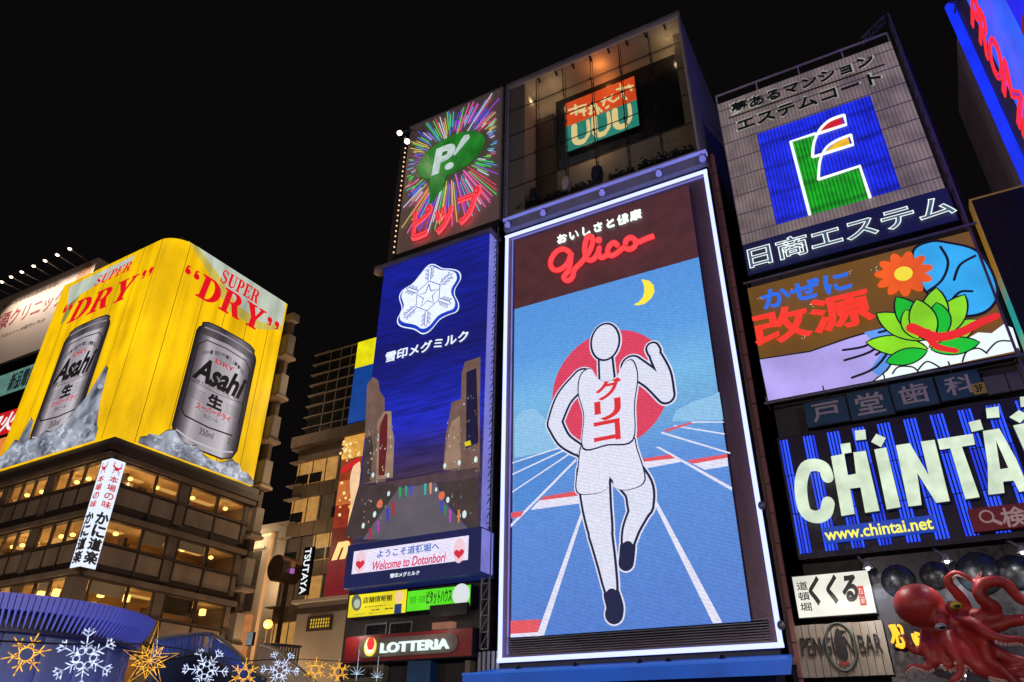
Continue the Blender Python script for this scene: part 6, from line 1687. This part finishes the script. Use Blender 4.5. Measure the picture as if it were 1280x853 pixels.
# ================================================================== BRIDGE END: BLUE DRUM, BALUSTRADES, STARS
sD = 2.6
DC = Vector((-6.4*sD, 3.57*sD, 0)); DR = .956*sD; DZ = 1.7+sD
du = thing('bridge_drum', 'round blue lit drum wall with crown of upright fins at lower left', 'drum wall', (DC.x, DC.y, 0))
BLP = paint('blue_clad', (.2,.26,.55), .32, .1, .12, .6, bump=.05)
NB = 20
for k in range(NB):
    g = G(); n = 4
    for j in range(n+1):
        t = 2*math.pi*(k+.012+(.976)*j/n)/NB
        e = Vector((math.cos(t), math.sin(t), 0))
        g.v += [DC+e*(DR*.86)+Vector((0,0,.0)), DC+e*(DR*.86)+Vector((0,0,DZ-.62)), DC+e*(DR*.84), DC+e*(DR*.84)+Vector((0,0,DZ-.62))]
    for j in range(n): i = 4*j; g.f += [(i, i+4, i+5, i+1), (i+1, i+5, i+7, i+3)]
    i = 4*n; g.f += [(0,1,3,2), (i, i+2, i+3, i+1)]
    g.build('cladding_panel', BLP, du, True)
G().lathe(DC+Vector((0,0,DZ-.62)), [(DR*.83,-4),(DR*.83,.0),(DR*.9,.0),(DR*.9,.06),(DR*.84,.06),(DR*.84,.5),(0,.5)], 72).build('inner_ring', paint('violet_ring', (.03,.025,.05), .5), du)
FIN = paint('fin_lavender', (.24,.25,.56), .45, 0, .08)
fm = bpy.data.meshes.new('fin')
g = G()
g.hexa([(DR*.925,-.043,-.27),(DR*.965,-.043,-.27),(DR*.965,.043,-.27),(DR*.925,.043,-.27),(DR*.93,-.043,0),(DR,-.043,0),(DR,.043,0),(DR*.93,.043,0)])
g.hexa([(DR*.87,-.011,-.56),(DR*.89,-.011,-.56),(DR*.89,.011,-.56),(DR*.87,.011,-.56),(DR*.925,-.02,-.27),(DR*.962,-.02,-.27),(DR*.962,.02,-.27),(DR*.925,.02,-.27)])
fm.from_pydata([tuple(v) for v in g.v], [], g.f); fm.materials.append(FIN)
NFn = 150
for k in range(NFn):
    inst(fm, 'fin', DC+Vector((0,0,DZ)), du, 2*math.pi*k/NFn)
G().lathe(DC+Vector((0,0,DZ)), [(DR*.92,-.04),(DR*.985,-.04),(DR*.985,-.0),(DR*.92,.0)], 72).build('top_rim', FIN, du)
# blue uplights at the drum's foot, as the bridge has them
for k in range(5):
    t = math.radians(-62+k*30)
    P = DC+Vector((math.cos(t), math.sin(t), 0))*(DR+2.4)+Vector((0,0,.25))
    G().lathe(P-Vector((0,0,.25)), [(0,0),(.16,0),(.16,.22),(.1,.24)], 12).build('uplight', DARK, du)
    G().lathe(P-Vector((0,0,.02)), [(0,.0),(.1,.0)], 12).build('uplight_lens', glow('uplight_lens', (70,90,255), 3), du)
    spot('uplight_glow', P+Vector((0,0,.1)), DC+Vector((math.cos(t)*DR, math.sin(t)*DR, DZ-.3)), (.2,.27,1), 190, 100, du, .15)

def balustrade(name, label, pts, hgt, mt_f, mt_r, step=.16, dep=.1):
    """curving parapet of upright slats with a top rail; pts = (x, y, z of rail)"""
    p = [Vector(q) for q in cr(pts, 10, False)]
    t = thing(name, label, 'balustrade', (p[0].x, p[0].y, 0))
    G().tube(p, .07, 8).build('top_rail', mt_r, t, True)
    G().tube([q-Vector((0,0,hgt)) for q in p], .05, 6).build('lower_rail', mt_r, t, True)
    m = bpy.data.meshes.new('slat'); g = G().box((-.05,-.03,-hgt), (.05,.03,0)); m.from_pydata([tuple(v) for v in g.v], [], g.f); m.materials.append(mt_f)
    acc = 0
    for a, b in zip(p[:-1], p[1:]):
        L_ = (b-a).length; an = math.atan2(b.y-a.y, b.x-a.x)
        while acc < L_:
            inst(m, 'slat', a.lerp(b, acc/L_), t, an); acc += step
        acc -= L_
    g = G()
    for k in range(0, len(p)-1):
        a, b = p[k]-Vector((0,0,hgt+.04)), p[k+1]-Vector((0,0,hgt+.04))
        i = len(g.v); g.v += [a, b, Vector((b.x, b.y, 0)), Vector((a.x, a.y, 0))]; g.f.append((i, i+1, i+2, i+3))
    o = g.build('parapet_wall', paint('parapet_dark', (.045,.045,.055), .6), t)
    so_ = o.modifiers.new('solid', 'SOLIDIFY'); so_.thickness = .12
    return t
def at(x, y, Y): q = ray_at(x, y, Y); return (q.x, q.y, q.z)
BSL = paint('slat_blue', (.1,.16,.4), .4, .2, .15)
GSL = paint('slat_grey', (.2,.17,.17), .5, .3, .15)
bb = balustrade('bridge_balustrade', 'curved balustrade with blue slats right of the drum wall', [at(196,800,14.6), at(225,795,16.5), at(262,793,18.5), at(285,806,17.5), at(306,826,16), at(330,850,14.5)], .62, BSL, STEEL, .3)
balustrade('bridge_balustrade', 'grey slatted balustrade descending below the street lamp', [at(326,806,25), at(345,812,24), at(370,832,22), at(400,858,20)], .8, GSL, STEEL, .17)
balustrade('bridge_balustrade', 'short far grey balustrade behind the white snowflake', [at(326,806,25.6), at(350,806.5,27), at(376,809,28.5)], .9, GSL, STEEL, .2)
BUL = Vector(at(262,830,14.5))
G().lathe((BUL.x, BUL.y, 0), [(0,0),(.16,0),(.16,.22),(.1,.24)], 12).build('uplight', DARK, bb)
spot('uplight_glow', (BUL.x, BUL.y, .4), Vector(at(262,805,18.4)), (.25,.38,1), 700, 110, bb, .2)

# rope-light snowflakes and stars strung on a wire
GOLD = glow('gold_rope_light', (255,182,54), 1.15, 'beads'); WROPE = glow('white_rope_light', (206,220,255), 1.1, 'beads'); ICEW = glow('icy_light', (190,214,240), 1.1)
def hang(px, py, dist):
    r = _R*((px-640)/FOC)-_U*((py-426.5)/FOC)+_F
    c = CAM+r.normalized()*dist
    n = Vector((CAM.x-c.x, CAM.y-c.y, 0)).normalized()
    x = Vector((0,0,1)).cross(n).normalized()
    return c, x, n
def flake(px, py, rp, dist, style, label, roll=0.0):
    c, x, n = hang(px, py, dist)
    R_ = rp/FOC*dist*(((px-640)**2+(py-426.5)**2+FOC**2)**.5/FOC)**-1*.94
    t = thing('snowflake_light' if style != 'star' else 'star_light', label, 'light ornament', c, 'light ornaments on the wire')
    mt = {'gold': GOLD, 'white': WROPE, 'star': GOLD, 'burst': ICEW}[style]
    tr = R_*.02
    def L(a, b): return c+x*a*R_+Vector((0,0,1))*b*R_
    def arm(k, fn):
        a = math.radians(k)+roll; cs, sn_ = math.cos(a), math.sin(a)
        return lambda r, s: L(r*cs-s*sn_, r*sn_+s*cs)
    if style == 'white':
        for k in range(6):
            A_ = arm(90+60*k, None)
            g = G(); g.tube([A_(.2,0), A_(1,0)], tr, 6)
            for r0, l in ((.3,.17), (.42,.2), (.72,.22), (.86,.16)):
                for s in (1, -1): g.tube([A_(r0,0), A_(r0+l*.7, s*l)], tr, 6)
            for s in (1,-1):
                g.tube([A_(.72+.1,s*.14), A_(.95,s*.12)], tr, 6)
            g.build('arm', mt, t, True)
            B_ = arm(120+60*k, None)
            G().tube([B_(.26+.11*math.cos(q), .11*math.sin(q)) for q in [2*math.pi*i/12 for i in range(12)]], tr, 6, True).build('loop', mt, t, True)
    elif style == 'gold':
        G().tube([L(.3*math.cos(q), .3*math.sin(q)) for q in [2*math.pi*i/20 for i in range(20)]], tr*1.5, 6, True).build('ring', mt, t, True)
        for k in range(6):
            A_ = arm(90+60*k, None); g = G()
            g.tube([A_(.3,0), A_(1,0)], tr*1.5, 6)
            for s in (1, -1):
                g.tube([A_(.5,0), A_(.72,s*.24)], tr*1.5, 6); g.tube([A_(.3,s*.14), A_(.48,s*.08)], tr*1.4, 6)
            g.build('arm', mt, t, True)
    elif style == 'star':
        for (ro, ri, off, s_) in ((1.0,.3,0,1), (.62,.28,36,1), (.45,.2,0,1)):
            pts = []
            for k in range(10):
                r = ro if k % 2 == 0 else ri
                if k == 0 and ro == 1.0: r = 1.35
                a = math.radians(90+off+36*k)+roll
                pts.append(L(r*math.cos(a), r*math.sin(a)))
            G().tube(pts, tr*.9, 6, True).build('star_outline', mt, t, True)
        for k in range(10):
            a = math.radians(90+36*k); G().tube([L(0,0), L(.6*math.cos(a), .6*math.sin(a))], tr*.7, 5).build('ray', mt, t, True)
    else:
        for k, l in ((90,1.9), (30,.7), (60,.65), (120,.65), (150,.7), (0,.55), (180,.55), (-90,.5)):
            a = math.radians(k)
            G().tube([L(0,0), L(l*math.cos(a), l*math.sin(a))], [tr*1.3, tr*.6], 6).build('ray', mt, t, True)
    G().tube([c+Vector((0,0,R_*.9)), c+Vector((0,0,R_*.9+.02))], .01, 4).build('hook', DARK, t)
    return t
flake(33,818,28,12.0,'gold','gold snowflake light at far left before the blue drum', -.25)
flake(106,823,38,12.0,'white','largest white snowflake light before the blue drum', .12)
flake(187,826,36,13.5,'star','gold many-pointed star light right of the blue drum')
flake(257,838,29,15.5,'white','white snowflake light before the blue slatted balustrade', .5)
flake(305,843,20,18.0,'gold','gold snowflake light between two white snowflakes')
flake(350,838,25,19.0,'white','white snowflake light below the warm street lamp', .5)
flake(394,837,16,24.0,'gold','gold snowflake light left of the last gold one')
flake(423,840,16,24.0,'gold','last gold snowflake light before the icy bursts')
flake(446,843,16,23.0,'burst','icy white burst light in front of the burger sign')
flake(471,847,14,23.0,'burst','right hand icy white burst light by burger sign')
pw = [hang(x, y, dd)[0] for x, y, dd in ((-30,800,11.5),(33,803,12),(106,806,12),(187,806,13.5),(257,817,15.5),(305,826,18),(350,824,19),(394,825,24),(440,827,24),(520,826,26))]
tag(G().tube(cr([tuple(p) for p in pw], 5, False), .012, 5).build('hanging_wire', DARK), 'thin black wire the snowflake lights hang from', 'wire')

# unseen lamps added at street level to light the facades from below
for k, (x, y, e, lab) in enumerate(((-33.5, 22.5, 1000, 'added quay lamp in front of the restaurant street corner'), (-47, 20.5, 1000, 'added quay lamp in front of the restaurant canal face'), (-62, 20.5, 700, 'added quay lamp at the far left of the canal'), (-30, 36, 900, 'added street lamp in the lane beside the restaurant'))):
    t = thing('quay_fill_lamp', lab, 'street lamp', (x, y, 0), 'added quay lamps')
    G().tube([(x, y, 0), (x, y, 3.2)], [.09,.05], 8).build('post', DARK, t, True)
    G().ball((x, y, 3.5), .26, nu=14, nv=8).build('globe', WARMB, t, True)
    G().lathe((x, y, 0), [(0,.3),(.14,.3),(.2,0)], 12).build('foot', DARK, t)
    point('lamp_glow', (x, y, 4.0), (1,.74,.5), e, t, .3)

# unseen lamp masts added behind the viewer as frontal fill for the city light
for k, (x, lab) in enumerate(((-34, 'added fill lamp mast on the near bank, left of the viewer'), (-6, 'added fill lamp mast on the near bank, behind the viewer'), (16, 'added fill lamp mast on the near bank, right of the viewer'))):
    y = -9
    t = thing('near_bank_fill_lamp', lab, 'street lamp', (x, y, 0), 'added fill lamps on the near bank')
    G().tube([(x, y, 0), (x, y, 9), (x, y+.3, 9.5), (x, y+1.2, 9.7)], [.12,.07,.06,.05], 10).build('post', DARK, t, True)
    G().lathe((x, y, 0), [(0,.4),(.2,.4),(.28,0)], 12).build('foot', DARK, t)
    G().lathe((x, y+1.3, 9.55), [(0,.22),(.2,.2),(.34,0)], 14).build('shade', DARK, t, True)
    G().ball((x, y+1.3, 9.5), .2, (1,1,.6)).build('bulb', BULB, t, True)
    point('lamp_glow', (x, y+1.3, 9.2), (1,.84,.74), (3600, 5200, 5200)[k], t, .3)
